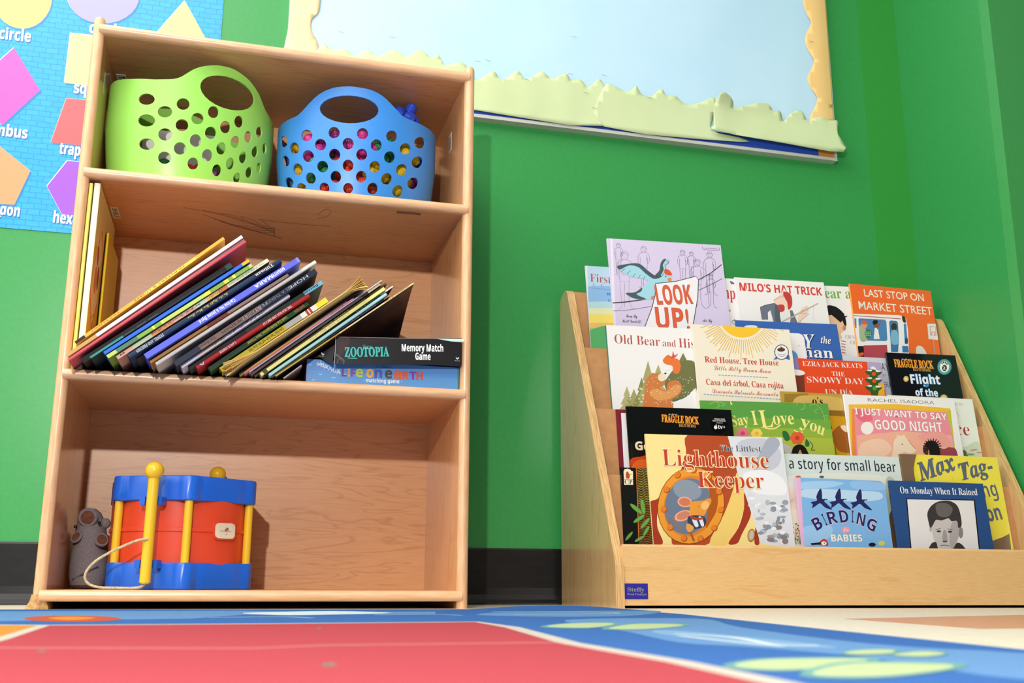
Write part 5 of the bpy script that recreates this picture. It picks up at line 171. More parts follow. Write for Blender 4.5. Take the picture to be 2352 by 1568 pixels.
# ------------------------------------------------------------------ mesh builder
class MB:
    def __init__(s):s.v=[];s.f=[];s.m=[];s.mats=[];s.sm=[]
    def slot(s,m):
        if m not in s.mats:s.mats.append(m)
        return s.mats.index(m)
    def add(s,vs,fs,m,smooth=False):
        o=len(s.v);s.v+= [tuple(v) for v in vs];i=s.slot(m)
        for f in fs:s.f.append([o+a for a in f]);s.m.append(i);s.sm.append(smooth)
        return s
    def box(s,a,b,m,rot=None):
        x0,y0,z0=a;x1,y1,z1=b
        vs=[(x,y,z) for z in(z0,z1) for y in(y0,y1) for x in(x0,x1)]
        return s.add(vs,[(0,2,3,1),(4,5,7,6),(0,1,5,4),(2,6,7,3),(0,4,6,2),(1,3,7,5)],m)
    def prism(s,poly,h0,h1,m,ax=2,caps=True,smooth=False,mcap=None):
        """extrude 2-D polygon (remaining axes in order) along axis ax"""
        n=len(poly)
        def P(p,h):
            q=list(p);q.insert(ax,h);return q
        vs=[P(p,h0) for p in poly]+[P(p,h1) for p in poly]
        s.add(vs,[(i,(i+1)%n,n+(i+1)%n,n+i) for i in range(n)],m,smooth)
        if caps:
            t=tessellate_polygon([[Vector((p[0],p[1],0)) for p in poly]])
            s.add(vs[:n],[tuple(reversed(a)) for a in t],mcap or m);s.add(vs[n:],t,mcap or m)
        return s
    def rings(s,rs,m,close=True,cap0=True,cap1=True,smooth=True):
        n=len(rs[0]);vs=[p for r in rs for p in r];fs=[]
        for k in range(len(rs)-1):
            for i in range(n if close else n-1):
                j=(i+1)%n;fs.append((k*n+i,k*n+j,(k+1)*n+j,(k+1)*n+i))
        if cap0:fs.append(tuple(range(n-1,-1,-1)))
        if cap1:fs.append(tuple((len(rs)-1)*n+i for i in range(n)))
        return s.add(vs,fs,m,smooth)
    def lathe(s,prof,m,c=(0,0,0),n=32,smooth=True,axis=None):
        """profile (r,z); optional axis matrix"""
        rs=[]
        for r,z in prof:
            ring=[Vector((r*math.cos(2*PI*i/n),r*math.sin(2*PI*i/n),z)) for i in range(n)]
            if axis:ring=[axis@p for p in ring]
            rs.append([p+Vector(c) for p in ring])
        return s.rings(rs,m,True,True,True,smooth)
    def tube(s,pts,r,m,n=10,smooth=True,r1=None):
        pts=[Vector(p) for p in pts];rs=[];N=len(pts)
        up=Vector((0.02,.9,.31))
        for k,p in enumerate(pts):
            d=(pts[min(k+1,N-1)]-pts[max(k-1,0)]).normalized()
            a=d.cross(up)
            if a.length<1e-4:a=d.cross(Vector((1,0,0)))
            a.normalize();b=d.cross(a)
            rr=r if r1 is None else r+(r1-r)*k/(N-1)
            rs.append([p+a*rr*math.cos(2*PI*i/n)+b*rr*math.sin(2*PI*i/n) for i in range(n)])
        return s.rings(rs,m,True,True,True,smooth)
    def ball(s,c,r,m,n=20,sq=(1,1,1),k=12,M4=None):
        rs=[]
        for j in range(1,k):
            t=PI*j/k
            ring=[Vector((r*sq[0]*math.sin(t)*math.cos(2*PI*i/n),r*sq[1]*math.sin(t)*math.sin(2*PI*i/n),-r*sq[2]*math.cos(t))) for i in range(n)]
            if M4:ring=[M4@p for p in ring]
            rs.append([p+Vector(c) for p in ring])
        return s.rings(rs,m,True,True,True,True)
    def obj(s,name,parent=None,off=(0,0,0),sharp=35,merge=True):
        me=bpy.data.meshes.new(name)
        ox,oy,oz=off
        me.from_pydata([(x-ox,y-oy,z-oz) for x,y,z in s.v],[],s.f)
        for m in s.mats:me.materials.append(m)
        me.polygons.foreach_set('material_index',s.m);me.polygons.foreach_set('use_smooth',s.sm)
        me.update()
        bm=bmesh.new();bm.from_mesh(me)
        if merge:bmesh.ops.remove_doubles(bm,verts=bm.verts,dist=1e-6)
        if merge:bmesh.ops.recalc_face_normals(bm,faces=bm.faces)
        bm.to_mesh(me);bm.free()
        if any(s.sm):me.set_sharp_from_angle(angle=math.radians(sharp))
        o=bpy.data.objects.new(name,me);COL.objects.link(o)
        if parent:o.parent=parent
        return o
def thing(name,label,cat,loc=(0,0,0),group=None,rot=None):
    o=bpy.data.objects.new(name,None);COL.objects.link(o);o.location=loc;o.empty_display_size=.02
    if rot is not None:
        if isinstance(rot,Matrix):o.rotation_euler=rot.to_euler()
        else:o.rotation_euler=rot
    o['label']=label;o['category']=cat
    if group:o['group']=group
    return o
def tag(o,label,cat,group=None):
    o['label']=label;o['category']=cat
    if group:o['group']=group
    return o
def struct(o):o['kind']='structure';return o

# ------------------------------------------------------------------ lettering
CAP={'s':.727,'S':.69,'r':.66,'R':.66,'c':.69,'i':.66}
BASE={'r':(0x1D400,0x1D41A,0x1D7CE),'R':(0x1D400,0x1D41A,0x1D7CE),'i':(0x1D468,0x1D482,0x1D7CE),'c':(0x1D4D0,0x1D4EA,0x1D7CE),'S':(0x1D5D4,0x1D5EE,0x1D7EC)}
def conv(t,st):
    if st not in BASE:return t
    A,a,d=BASE[st];r=''
    for c in t:
        if 'A'<=c<='Z':r+=chr(A+ord(c)-65)
        elif 'a'<=c<='z':r+=chr(a+ord(c)-97)
        elif '0'<=c<='9':r+=chr(d+ord(c)-48)
        else:r+=c
    return r
_tc={}
def prefetch(keys):
    obs=[]
    for k in keys:
        st,txt,off=k
        if k in _tc:continue
        _tc[k]=None
        cu=bpy.data.curves.new('t','FONT');cu.body=conv(txt,st);cu.resolution_u=3;cu.offset=off+(-.0095 if st=='R' else 0)
        o=bpy.data.objects.new('t',cu);COL.objects.link(o);obs.append((k,o,cu))
    bpy.context.view_layer.update();dg=bpy.context.evaluated_depsgraph_get()
    for k,o,cu in obs:
        me=bpy.data.meshes.new_from_object(o.evaluated_get(dg))
        _tc[k]=([(v.co.x,v.co.y) for v in me.vertices],[tuple(p.vertices) for p in me.polygons]);bpy.data.meshes.remove(me)
    for k,o,cu in obs:bpy.data.objects.remove(o);bpy.data.curves.remove(cu)
def all_text():
    for b in BOOKS:
        for op in b[14]:
            if op[0]=='t':yield (op[2],op[3],op[6])
    for l in LEAN:
        for x in l[12]:yield (x[4],x[2],0)
    for v in FLAT.values():
        for op in v:
            if op and op[0]=='t':yield (op[2],op[3],op[6])
    yield ('S','TOP',0);yield ('S','SHELF',0)
def glyphs(st,txt,off):
    k=(st,txt,off)
    if k in _tc:return _tc[k]
    cu=bpy.data.curves.new('t','FONT');cu.body=conv(txt,st);cu.resolution_u=3
    cu.offset=off+(-.0095 if st=='R' else 0)
    o=bpy.data.objects.new('t',cu);COL.objects.link(o);bpy.context.view_layer.update()
    me=bpy.data.meshes.new_from_object(o.evaluated_get(bpy.context.evaluated_depsgraph_get()))
    vs=[(v.co.x,v.co.y) for v in me.vertices];fs=[tuple(p.vertices) for p in me.polygons]
    bpy.data.objects.remove(o);bpy.data.curves.remove(cu);bpy.data.meshes.remove(me)
    _tc[k]=(vs,fs);return _tc[k]

prefetch(all_text())
def smooth_path(p,closed,k=4):
    n=len(p)
    if n<3:return p
    r=[];rng=range(n) if closed else range(n-1)
    for i in rng:
        if closed:a,b,c,d=p[i-1],p[i],p[(i+1)%n],p[(i+2)%n]
        else:a,b,c,d=p[max(i-1,0)],p[i],p[i+1],p[min(i+2,n-1)]
        for j in range(k):
            t=j/k
            r.append(tuple(.5*(2*b[q]+(c[q]-a[q])*t+(2*a[q]-5*b[q]+4*c[q]-d[q])*t*t+(3*b[q]-a[q]-3*c[q]+d[q])*t**3) for q in(0,1)))
    if not closed:r.append(p[-1])
    return r
def clip_poly(p,w,h):
    for ax,lim,sg in((0,0,1),(0,w,-1),(1,0,1),(1,h,-1)):
        o=[]
        for i in range(len(p)):
            a,b=p[i-1],p[i];da,db=sg*(a[ax]-lim),sg*(b[ax]-lim)
            if (da<0)!=(db<0):
                t=da/(da-db);o.append((a[0]+(b[0]-a[0])*t,a[1]+(b[1]-a[1])*t))
            if db>=0:o.append(b)
        p=o
        if not p:return p
    return p
def paint(ops,to3,clip=None,rough=.35,base=3e-5,step=5e-6,bg=None,spec=.5,dye=.93):
    """flat printed artwork: returns (art MB, lettering MB); to3(x,z,d)->local xyz"""
    art,let=MB(),MB();d=base
    def put(mb,vs,fs,m):
        for f in fs:
            p=[vs[i] for i in f]
            if clip:p=clip_poly(p,*clip)
            if len(p)>=3:mb.add([to3(x,z,d) for x,z in p],[tuple(range(len(p)))],m)
    if bg:put(art,[(0,0),(clip[0],0),clip,(0,clip[1])],[(0,1,2,3)],ink(bg,rough,spec));d+=step
    for op in ops:
        k=op[0];m=ink(op[1],rough,spec,0,dye)
        if k=='p':
            q=op[3];p=[(q[i]*1e-4,q[i+1]*1e-4) for i in range(0,len(q),2)]
            if op[2]:p=smooth_path(p,True)
            put(art,p,tessellate_polygon([[Vector((a,b,0)) for a,b in p]]),m)
        elif k=='e':
            cx,cz,ax,az,bx,bz=[v*1e-4 for v in op[2]];n=14 if abs(ax)+abs(az)<.002 else 28
            put(art,[(cx+ax*math.cos(2*PI*i/n)+bx*math.sin(2*PI*i/n),cz+az*math.cos(2*PI*i/n)+bz*math.sin(2*PI*i/n)) for i in range(n)],[tuple(range(n))],m)
        elif k=='l':
            w=op[2]*.5e-4;q=op[5];p=[(q[i]*1e-4,q[i+1]*1e-4) for i in range(0,len(q),2)]
            if op[3]:p=smooth_path(p,op[4])
            if op[4]:p=p+[p[0]]
            vs=[];N=len(p)
            for i in range(N):
                a,b=p[max(i-1,0)],p[min(i+1,N-1)];dx,dz=b[0]-a[0],b[1]-a[1];l=math.hypot(dx,dz) or 1
                vs+=[(p[i][0]-dz/l*w,p[i][1]+dx/l*w),(p[i][0]+dz/l*w,p[i][1]-dx/l*w)]
            put(art,vs,[(2*i,2*i+1,2*i+3,2*i+2) for i in range(N-1)],m)
        elif k=='t':
            _,c,st,txt,(x0,z0,x1,z1),cap,off=op
            vs,fs=glyphs(st,txt,off)
            if not fs:continue
            xa=min(v[0] for v in vs);xb=max(v[0] for v in vs)
            x0,z0,x1,z1=[a*1e-4 for a in(x0,z0,x1,z1)];L=math.hypot(x1-x0,z1-z0);ux,uz=(x1-x0)/L,(z1-z0)/L
            sx=L/(xb-xa);sy=cap*1e-4/CAP[st]
            put(let,[(x0+(a-xa)*sx*ux-b*sy*uz,z0+(a-xa)*sx*uz+b*sy*ux) for a,b in vs],fs,m)
        d+=step
    return art,let

# ------------------------------------------------------------------ the room
XW=1.5713
def room():
    mb=MB().box((-2.6,0,0),(XW+.4,.1,2.75),M['wall']);struct(mb.obj('wall_back'))
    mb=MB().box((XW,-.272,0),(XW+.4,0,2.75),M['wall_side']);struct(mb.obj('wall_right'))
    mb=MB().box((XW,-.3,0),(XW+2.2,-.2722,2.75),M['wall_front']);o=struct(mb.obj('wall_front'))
    mb=MB().box((-2.7,-4.5,0),(-2.6,.1,2.75),M['ceiling']);struct(mb.obj('wall_left'))
    mb=MB().box((-2.7,-4.5,2.75),(XW+2.2,.1,2.8),M['ceiling']);struct(mb.obj('ceiling'))
    mb=MB().box((-2.7,-4.5,-.05),(XW+2.2,.1,0),M['floor']);fl=struct(mb.obj('floor'))
    q=FLAT['stripe'][0];p=[(q[i]*1e-4,q[i+1]*1e-4) for i in range(0,len(q),2)]
    MB().prism(p,0,.0003,M['terracotta'],2).obj('inlay_stripe',fl)
    # corner strip in a slightly yellower green
    struct(MB().box((1.4715,-.0012,.1),(XW,0,2.75),M['wall_trim']).obj('trim_1'))
    # cove base moulding
    prof=[(0,0),(-.015,0),(-.0145,.003),(-.009,.009),(-.005,.018),(-.004,.03),(-.004,.0985),(-.0025,.1016),(0,.1016)]
    mb=MB().prism([(y,z) for y,z in prof],-2.6,XW,M['base'],0,smooth=False);struct(mb.obj('baseboard_back'))
    mb=MB().prism([(XW+y,z) for y,z in prof],-.272,-.016,M['base'],1);struct(mb.obj('baseboard_right'))
room()

# ------------------------------------------------------------------ rug
def rug():
    t=thing('rug','large flat rug with a red field, cream outline and blue flowered border','rug',(0.0,-1.2,0))
    q=FLAT['rug_outline'][0];p=[(q[i]*1e-4,q[i+1]*1e-4) for i in range(0,len(q),2)]
    p=p+[(p[-1][0]-.06,-2.6),(-1.3,-2.6),(-1.3,p[0][1])]
    RB=noisy('rug_blue_pile','36609f','3e69aa',scale=900,rough=.95,bump=.8,dist=.002,detail=3,spec=.1)
    mb=MB().prism(p,0,.003,RB,2)
    q=FLAT['rug_lip'][0];lp=[(q[i]*1e-4,q[i+1]*1e-4) for i in range(0,len(q),2)]
    rows=[]
    for x,z in lp:rows.append([(x,-.56,.0012),(x,-.50,.0024+.12*(z-.003)),(x,-.46,.0031+.55*(z-.003)),(x,-.435,max(z,.0014)),(x,-.425,max(z-.0008,.001)),(x,-.425,0)])
    n=6;mb.add([a for r in rows for a in r],[(i*n+j,i*n+j+1,(i+1)*n+j+1,(i+1)*n+j) for i in range(len(rows)-1) for j in range(n-1)],RB,True)
    mb.obj('pile',t,(0,-1.2,0))
    art,let=paint(FLAT['rug'],lambda x,z,d:(x,z,.003+d),base=2e-5,step=1.5e-5,rough=.95,spec=.1)
    # woven-pile versions of the flat dyes
    art.mats=[noisy('rug_dye_'+m.name[4:],m.name[4:],m.name[4:],scale=900,rough=.95,bump=.8,dist=.002,detail=3,spec=.1) if True else m for m in art.mats]
    for m in art.mats:
        for n in m.node_tree.nodes:
            if n.type=='VALTORGB':
                c=n.color_ramp.elements[0].color;n.color_ramp.elements[0].color=(c[0]*.82,c[1]*.82,c[2]*.82,1)
    art.obj('woven_pattern',t,(0,-1.2,0),merge=False)
rug()

# ------------------------------------------------------------------ bookcase
X0,X1,T0,T1,E0,E1=-.1307,.4848,-.1136,.4674,-.1211,.4745
YF,YB=-.3121,-.03
ZT=(.0266,.3388,.6508,.8916);ZH=.016
def bookcase():
    c=((X0+X1)/2,-.165,0)
    t=thing('bookcase','tall open maple bookcase with three compartments against the green wall','bookcase',c)
    for a,b in((X0,T0),(T1,X1)):
        r=(b-a)/2;xm=(a+b)/2
        def sec(k):
            rr=r*k;p=[(xm+rr,-.012)]
            p.append((xm+rr,YF+r))
            for i in range(1,12):
                q=PI*i/12;p.append((xm+rr*math.cos(q),YF+r-rr*math.sin(q)))
            p+=[(xm-rr,YF+r),(xm-rr,-.012)];return p
        mb=MB();rs=[]
        for z,k in((0,1),(.896,1),(.9008,.93),(.9038,.72),(.905,.4)):rs.append([(x,y,z) for x,y in sec(k)])
        mb.rings(rs,M['maple_v'],True,True,True,True)
        ie=mb.slot(M['maple_post'])
        for i,f in enumerate(mb.f):
            ys=[mb.v[j][1] for j in f]
            if max(ys)<=YF+r+.0004:mb.m[i]=ie
        mb.obj('side_panel',t,c)
    for z in ZT:
        mb=MB().box((T0,YB,z-ZH),(T1,-.303,z),M['maple_h'])
        r=ZH/2;p=[(-.303,z),(-.3035,z)]
        for i in range(1,14):
            q=PI/2+PI*i/14;p.append((-.3085+1.05*r*math.cos(q),z-r+r*math.sin(q)))
        p+=[(-.3035,z-ZH),(-.303,z-ZH)]
        mb.prism(p,E0,E1,M['maple_edge'],0,smooth=True)
        mb.obj('shelf',t,c)
    MB().box((T0,-.03,.004),(T1,-.024,.8916),M['maple_h']).obj('back_panel',t,c)
    # bare wood worn foot
    mb=MB();xa,xb=X0,T0
    rs=[]
    for z,g in((.0,.0075),(.004,.0065),(.010,.003),(.020,.0008)):
        rs.append([(xa-g,YF+.05,z),(xa-g,YF+.004-g*.3,z),(xa+.006,YF-.0012-g*.3,z),(xb-.006,YF-.0012-g*.3,z),(xb+g*.7,YF+.004-g*.3,z),(xb+g*.7,YF+.05,z)])
    mb.rings(rs,M['raw'],True,True,True,False).obj('worn_foot',t,c)
    w=ink('f0eee6',.4)
    def sticker(x,sgn,y0,y1,z0,z1,txt,nm):
        mb=MB().box((min(x,x+sgn*.0004),y0,z0),(max(x,x+sgn*.0004),y1,z1),w)
        if txt:
            L=z1-z0
            ops=[('t','1c1c1c','S',txt,[int((y0+y1)/2*1e4)-int((y1-y0)*3000),int((z1-.1*L)*1e4),int((y0+y1)/2*1e4)-int((y1-y0)*3000),int((z0+.1*L)*1e4)],int((y1-y0)*.6e4),0)]
            a,l=paint(ops,lambda yy,z,d:(x+sgn*(.0004+d),yy,z));mb.add(l.v,l.f,ink('1c1c1c',.4))
        else:
            mb.box((min(x,x+sgn*.0006),y0+.004,z0+.004),(max(x,x+sgn*.0006),y1-.004,z1-.006),ink('7a9a8a',.4))
        mb.obj(nm,t,c)
    def under(x0,x1,y0,y1,z,txt):
        mb=MB().box((x0,y0,z-.0004),(x1,y1,z),w);xm=int((x0+.22*(x1-x0))*1e4)
        a,l=paint([('t','1c1c1c','S',txt,[xm,int((y0+.1*(y1-y0))*1e4),xm,int((y1-.1*(y1-y0))*1e4)],int((x1-x0)*.6e4),0)],lambda x,yy,d:(2e-4*xm-x,yy,z-.0004-d))
        st=mb.obj('sticker',t,c);l.obj('lettering',st,c,merge=False)
    under(-.1085,-.093,-.175,-.128,.8756,'TOP');under(-.0965,-.084,-.185,-.13,.6348,'SHELF')
    sticker(T0,1,-.262,-.25,.80,.835,'','sticker')
    sticker(T1,-1,-.2,-.18,.795,.83,'','sticker')
    # pencil scribbles on the underside of the second shelf
    z=.6508-ZH-.0002;gk=ink('8a6448',.8);mbs=[MB(),MB(),MB()]
    def line(pts,r,g=0):
        mb=mbs[g]
        mb.tube([(x,y,z) for x,y in smooth_path(pts,False,4)],r,gk,4)
    for k in range(5):
        line([(.02+.03*k,-.215+.006*k),(.07+.02*k,-.20+.005*k),(.13+.01*k,-.165+.01*k),(.17,-.15+.01*k),(.10+.02*k,-.15+.012*k),(.05+.01*k,-.19+.01*k)],.00028)
    line([(.14,-.19),(.2,-.185),(.26,-.187)],.0003);line([(.235,-.24),(.245,-.27),(.255,-.26),(.25,-.235),(.235,-.22)],.0003,1)
    for k in range(4):line([(.36,-.292+.003*k),(.385,-.294+.003*k),(.40,-.291+.002*k)],.0005,2)
    for mb in mbs:mb.obj('pencil_scribble',t,c)
bookcase()

# ------------------------------------------------------------------ slanted book display
DL=(.726,-.0261,0);DR=-.0132
DW,DD,DT,DH,DS,TT=.8356,.2913,.0476,.5862,.0636,.0148
def display():
    t=thing('book_display','low slanted birch book display in the corner holding face-out picture books','book display',DL,rot=(0,0,DR))
    prof=[(0,0),(0,.565),(-.004,.578),(-.014,.586),(-.03,.5905),(-.040,.590),(-DT,.583)]
    n=7
    prof+=[(-DD+.006,DS+.018),(-DD+.0015,DS+.004),(-DD,DS-.012),(-DD,0)]
    for x in(0,DW-TT):
        mb=MB().prism(prof,x,x+TT,M['ply_edge'],0,mcap=M['ply_side']);mb.obj('side_panel',t)
    ix0,ix1=TT,DW-TT
    mb=MB().prism([(-.010,.016),(-.036,.016),(-.036,.590),(-.030,.590),(-.030,.022),(-.010,.022)],ix0,ix1,M['hardboard'],0);mb.obj('back_panel',t)
    LE=math.tan(math.radians(6))
    for k,(vb,wb,fl,fv) in enumerate(((-.0934,.4666,.3495,-.036),(-.1513,.3424,.2255,-.0934-.0253),(-.2087,.2193,.1015,-.1513-.0253))):
        fl2=(.2255,.1015,.0155)[k]
        vbot=vb-(wb-fl2)*LE
        # upright leaning panel
        mb=MB().prism([(vbot,fl2),(vb,wb),(vb+.004,wb),(vb+.004-(wb-fl2)*LE,fl2)],ix0,ix1,M['hardboard'],0)
        # ledge the books of the row behind stand on
        mb.box((ix0,vb-(wb-fl)*LE+.004,fl-.005),(ix1,fv,fl),M['hardboard'])
        mb.obj('divider',t)
    MB().box((ix0,-.279,.0095),(ix1,-.2087-.02,.0155),M['hardboard']).obj('bottom_shelf',t)
    mb=MB().prism([(-.2885,.0045),(-.2885,.0965),(-.287,.0995),(-.2835,.1003),(-.280,.0995),(-.279,.0965),(-.279,.0045)],ix0,ix1,M['ply'],0);mb.obj('front_panel',t)
    # maker plate
    q=FLAT['steffy_rect'][0];xs=[q[i]*1e-4 for i in(0,2,4,6)];zs=[q[i]*1e-4 for i in(1,3,5,7)]
    x0,x1,z0,z1=min(xs),max(xs),min(zs),max(zs)
    pl=MB().box((x0,-.2892,z0),(x1,-.2885,z1),ink('2a2494',.3)).obj('maker_plate',t)
    a,l=paint(FLAT['steffy'],lambda x,z,d:(x,-.2892-d,z),rough=.3);l.obj('lettering',pl,merge=False)
display()

# ------------------------------------------------------------------ picture books standing in the display
def frame(ex,ez,loc):
    ex,ez=Vector(ex),Vector(ez);ey=ez.cross(ex)
    return Matrix(((ex.x,ey.x,ez.x),(ex.y,ey.y,ez.y),(ex.z,ey.z,ez.z)))
ROWN={4:'top',3:'second',2:'third',1:'front'}
def picture_books():
    for name,label,row,loc,ex,ez,w,h,t,cov,sp,hard,rough,rc,ops in BOOKS:
        b=thing(name,label,'book',loc,'picture books in the %s row of the display'%ROWN[row],frame(ex,ez,loc))
        mc,ms=ink(cov,rough),ink(sp,rough)
        c=.0022 if hard else .0006
        mb=MB()
        if rc:
            pol=[(0,0),(w,0)]
            for i in range(7):
                q=i/6*PI/2;pol.append((w-rc+rc*math.cos(q),h-rc+rc*math.sin(q)))
            pol.append((0,h))
            def pr(y0,y1,m):mb.prism([(x,z) for x,z in pol],y0,y1,m,1)
            pr(0,.0012,mc);pr(t-.0012,t,mc);mb.box((-.0006,0,0),(.0008,t,h),ms)
            mb.obj('cover',b)
            MB().prism([(min(x,w-.001),min(z,h-.0008)) for x,z in [(max(p[0],.001),max(p[1],.0005)) for p in pol]],.0012,t-.0012,M['page'],1).obj('pages',b)
        else:
            C=[(w,0),(.0012,0),(.0003,t*.14),(-.0004,t*.5),(.0003,t*.86),(.0012,t),(w,t),(w,t-c),(c*1.3+.0008,t-c),(c*1.3+.0008,c),(w,c)]
            mb.prism(C,0,h,mc,2)
            i=mb.slot(ms)
            for k,f in enumerate(mb.f):
                if sum(mb.v[j][0] for j in f)/len(f)<.0011:mb.m[k]=i
            mb.obj('cover',b)
            e=.003 if hard else .0004
            MB().box((c*1.3+.0009,c,e),(w-e,t-c,h-e),M['page']).obj('pages',b)
        a,l=paint(ops,lambda x,z,d:(x,-d,z),(w,h),rough,bg=None if rc else cov)
        if a.f:a.obj('cover_art',b,merge=False)
        if l.f:l.obj('title_lettering',b,merge=False)
picture_books()

# ------------------------------------------------------------------ books leaning in the bookcase
def leaning_books():
    for name,label,loc,ang,L,t,D,cov,sp,pg,style,segs,txt in LEAN:
        b=thing(name,label,'book',loc,'books leaning in the middle compartment',(0,-ang,0))
        D=min(D,-.034-loc[1])
        mc,ms=ink(cov,.5,.2),ink(sp,.5,.12)
        hard=style=='hard';c=.0018 if hard else .0005
        mb=MB()
        if style=='fan':
            gold=[ink('e9c56e',.7),ink('d9a640',.7),ink('f0d894',.7),ink('c98f2c',.7)]
            for k in range(11):
                z0=(t-.0008)*(1-k/11)+.0004
                path=[]
                for i in range(21):
                    s=i/20;x=L*s
                    e=max(0,1-s/.22)**1.5;g=max(0,(s-.86)/.14)**1.4
                    path.append((x+e*.006*math.sin(k*1.7)*1.2,z0+e*(7.5-k)*.0017-g*(k-3)*.0022+.0008*math.sin(k+s*9)*(e+g)))
                vs=[];fs=[]
                for i,(x,z) in enumerate(path):
                    zf=z0;y0=.0015*math.sin(k*2.1);xf=L*i/20
                    q3=((x,y0,z),(xf,.013,zf),(xf,D,zf))
                    vs+=[*q3,*[(p[0],p[1],p[2]-.0005) for p in q3[::-1]]]
                for i in range(20):
                    q=6*i
                    for a_ in range(6):
                        a2=(a_+1)%6;fs.append((q+a_,q+a2,q+6+a2,q+6+a_))
                fs+= [(0,1,2,3,4,5),tuple(range(125,119,-1))]
                mb.add(vs,fs,gold[k%4])
            mb.obj('pages',b)
            MB().box((.012,.014,t-.0006),(L-.01,D,t),ink('efe4cc',.5)).obj('cover',b)
            continue
        if style=='droop':
            mb.prism([(D,t),(0,t),(-.0004,t*.5),(0,t*.2),(D,t*.2)],0,L,mc,0)
            i=mb.slot(ms)
            for k,f in enumerate(mb.f):
                if max(mb.v[j][1] for j in f)<.0005:mb.m[k]=i
            mb.obj('cover',b)
            dn=Vector((-math.sin(ang),0,-math.cos(ang)));n1,n2=16,12;rs=[]
            for i in range(n1+1):
                s=.6+.4*i/n1
                rs.append([Vector((L*s,.002+.17*q/n2,0))+dn*(.074*(q/n2)**1.25*((s-.6)/.4)**.8) for q in range(n2+1)])
            sh=MB();n=n2+1;vs=[p for r in rs for p in r]+[p+Vector((0,0,.0006)) for r in rs for p in r];o=(n1+1)*n
            f0=[(a*n+q,a*n+q+1,(a+1)*n+q+1,(a+1)*n+q) for a in range(n1) for q in range(n2)]
            mcl=noisy('dusky_print','6a4a40','2c2434',scale=9,rough=.35,bump=0,lo=.42,hi=.56)
            sh.add(vs,f0,mcl,True);sh.add(vs,[tuple(j+o for j in reversed(f)) for f in f0],ink('d8d2cc',.6),True)
            sh.obj('hanging_cover',b,merge=False)
        else:
            bul=.0006 if hard else .0002
            mb.prism([(D,0),(.001,0),(-bul*.6,t*.2),(-bul,t*.5),(-bul*.6,t*.8),(.001,t),(D,t),(D,t-c),(c*1.5,t-c),(c*1.5,c),(D,c)],0,L,mc,0)
            i=mb.slot(ms)
            for k,f in enumerate(mb.f):
                if sum(mb.v[j][1] for j in f)/len(f)<.0009:mb.m[k]=i
            mb.obj('cover',b)
            e=.003 if hard else .0004
            MB().box((e,c*1.5+.0001,c),(L-e,D-e,t-c),M['page' if len(label)%2 else 'page2']).obj('pages',b)
        ops=[]
        for a0,a1,col in segs:
            q=[int(L*a0*1e4),0,int(L*a1*1e4),0,int(L*a1*1e4),int(t*1e4),int(L*a0*1e4),int(t*1e4)];ops.append(('p',col,0,q))
        for a0,a1,s,col,st in txt:
            zz=int(t*.83e4);ops.append(('t',col,st,s,[int(L*(1-a0)*1e4),zz,int(L*(1-a1)*1e4),zz],max(8,int(t*.58e4)),0))
        if ops:
            a,l=paint(ops,lambda x,z,d:(x,-d,z),(L,t),.45,base=.0008 if hard else .0004,bg=sp if segs else None,spec=.12)
            if a.f:a.obj('spine_print',b,merge=False)
            if l.f:l.obj('spine_lettering',b,merge=False)
    # tall thin yellow books upright against the left panel
    def upright(label,x0,x1,y0,y1,z1,cov,sp,zt=0,tilt=0,art=None):
        b=thing('book',label,'book',(x0,y0,.3392),'tall books standing at the left of the middle compartment',(0,tilt,0))
        w=x1-x0;h=z1-.3392;D=y1-y0
        mc=ink(cov,.5,.1)
        MB().prism([(0,D),(0,.001),(w*.2,0),(w*.8,0),(w,.001),(w,D),(w-.0016,D),(w-.0016,.002),(.0016,.002),(.0016,D)],0,h,ink(sp,.5,.1),2).obj('cover',b)
        MB().box((.0016,.0021,.002),(w-.0016,D-.002,h-.002),M['page']).obj('pages',b)
        if art:
            a,l=paint(art,lambda x,z,d:(w+d,x,z),(D,h),.5,bg=cov,spec=.1)
            if a.f:a.obj('cover_art',b,merge=False)
    upright('tall thin yellow hardback standing flat against the left panel',-.1128,-.1078,-.305,-.09,.628,'efe06a','f0e472')
    S=lambda *p:[int(v*1e4) for v in p]
    art=[('p','f4e9a8',0,S(0,.2,.2,.2,.2,.29,0,.29)),('p','e8cf3c',0,S(0,0,.25,0,.25,.2,0,.2)),('p','c9c0b8',0,S(.1,0,.25,0,.25,.17,.1,.17)),('p','e0793c',0,S(.004,.12,.03,.19,.07,.24,.1,.2,.09,.12,.05,.07)),('p','efe6dc',0,S(.008,.125,.03,.185,.068,.232,.094,.198,.085,.125,.05,.078)),
     ('e','d98a4c',S(.045,.15,.014,0,0,.022)),('e','7a3a2c',S(.07,.16,.01,0,0,.02)),('e','b8502c',S(.05,.19,.01,0,0,.016)),('p','d9a89a',1,S(.02,.004,.04,.06,.09,.09,.14,.06,.16,.004)),('p','8d93a8',0,S(.12,.02,.2,.02,.2,.14,.13,.14)),('p','efdc4a',0,S(.2,.0,.205,0,.205,.29,.2,.29)),('l','4a4250',9,1,0,S(.04,.02,.05,.05,.04,.07)),('l','4a4250',9,1,0,S(.07,.01,.075,.05,.06,.08)),('l','4a4250',8,1,0,S(.1,.01,.1,.06,.09,.075)),('l','4a4250',8,1,0,S(.03,.085,.07,.1,.11,.088))]
    upright('tall yellow picture book standing beside the flat yellow one, cover showing a diamond picture',-.1062,-.0975,-.302,-.085,.630,'f0de5a','f3eeda',art=art)
    upright('yellow book standing farthest back behind the diamond picture book',-.0955,-.0915,-.20,-.05,.585,'ecd83e','ecd83e')
leaning_books()

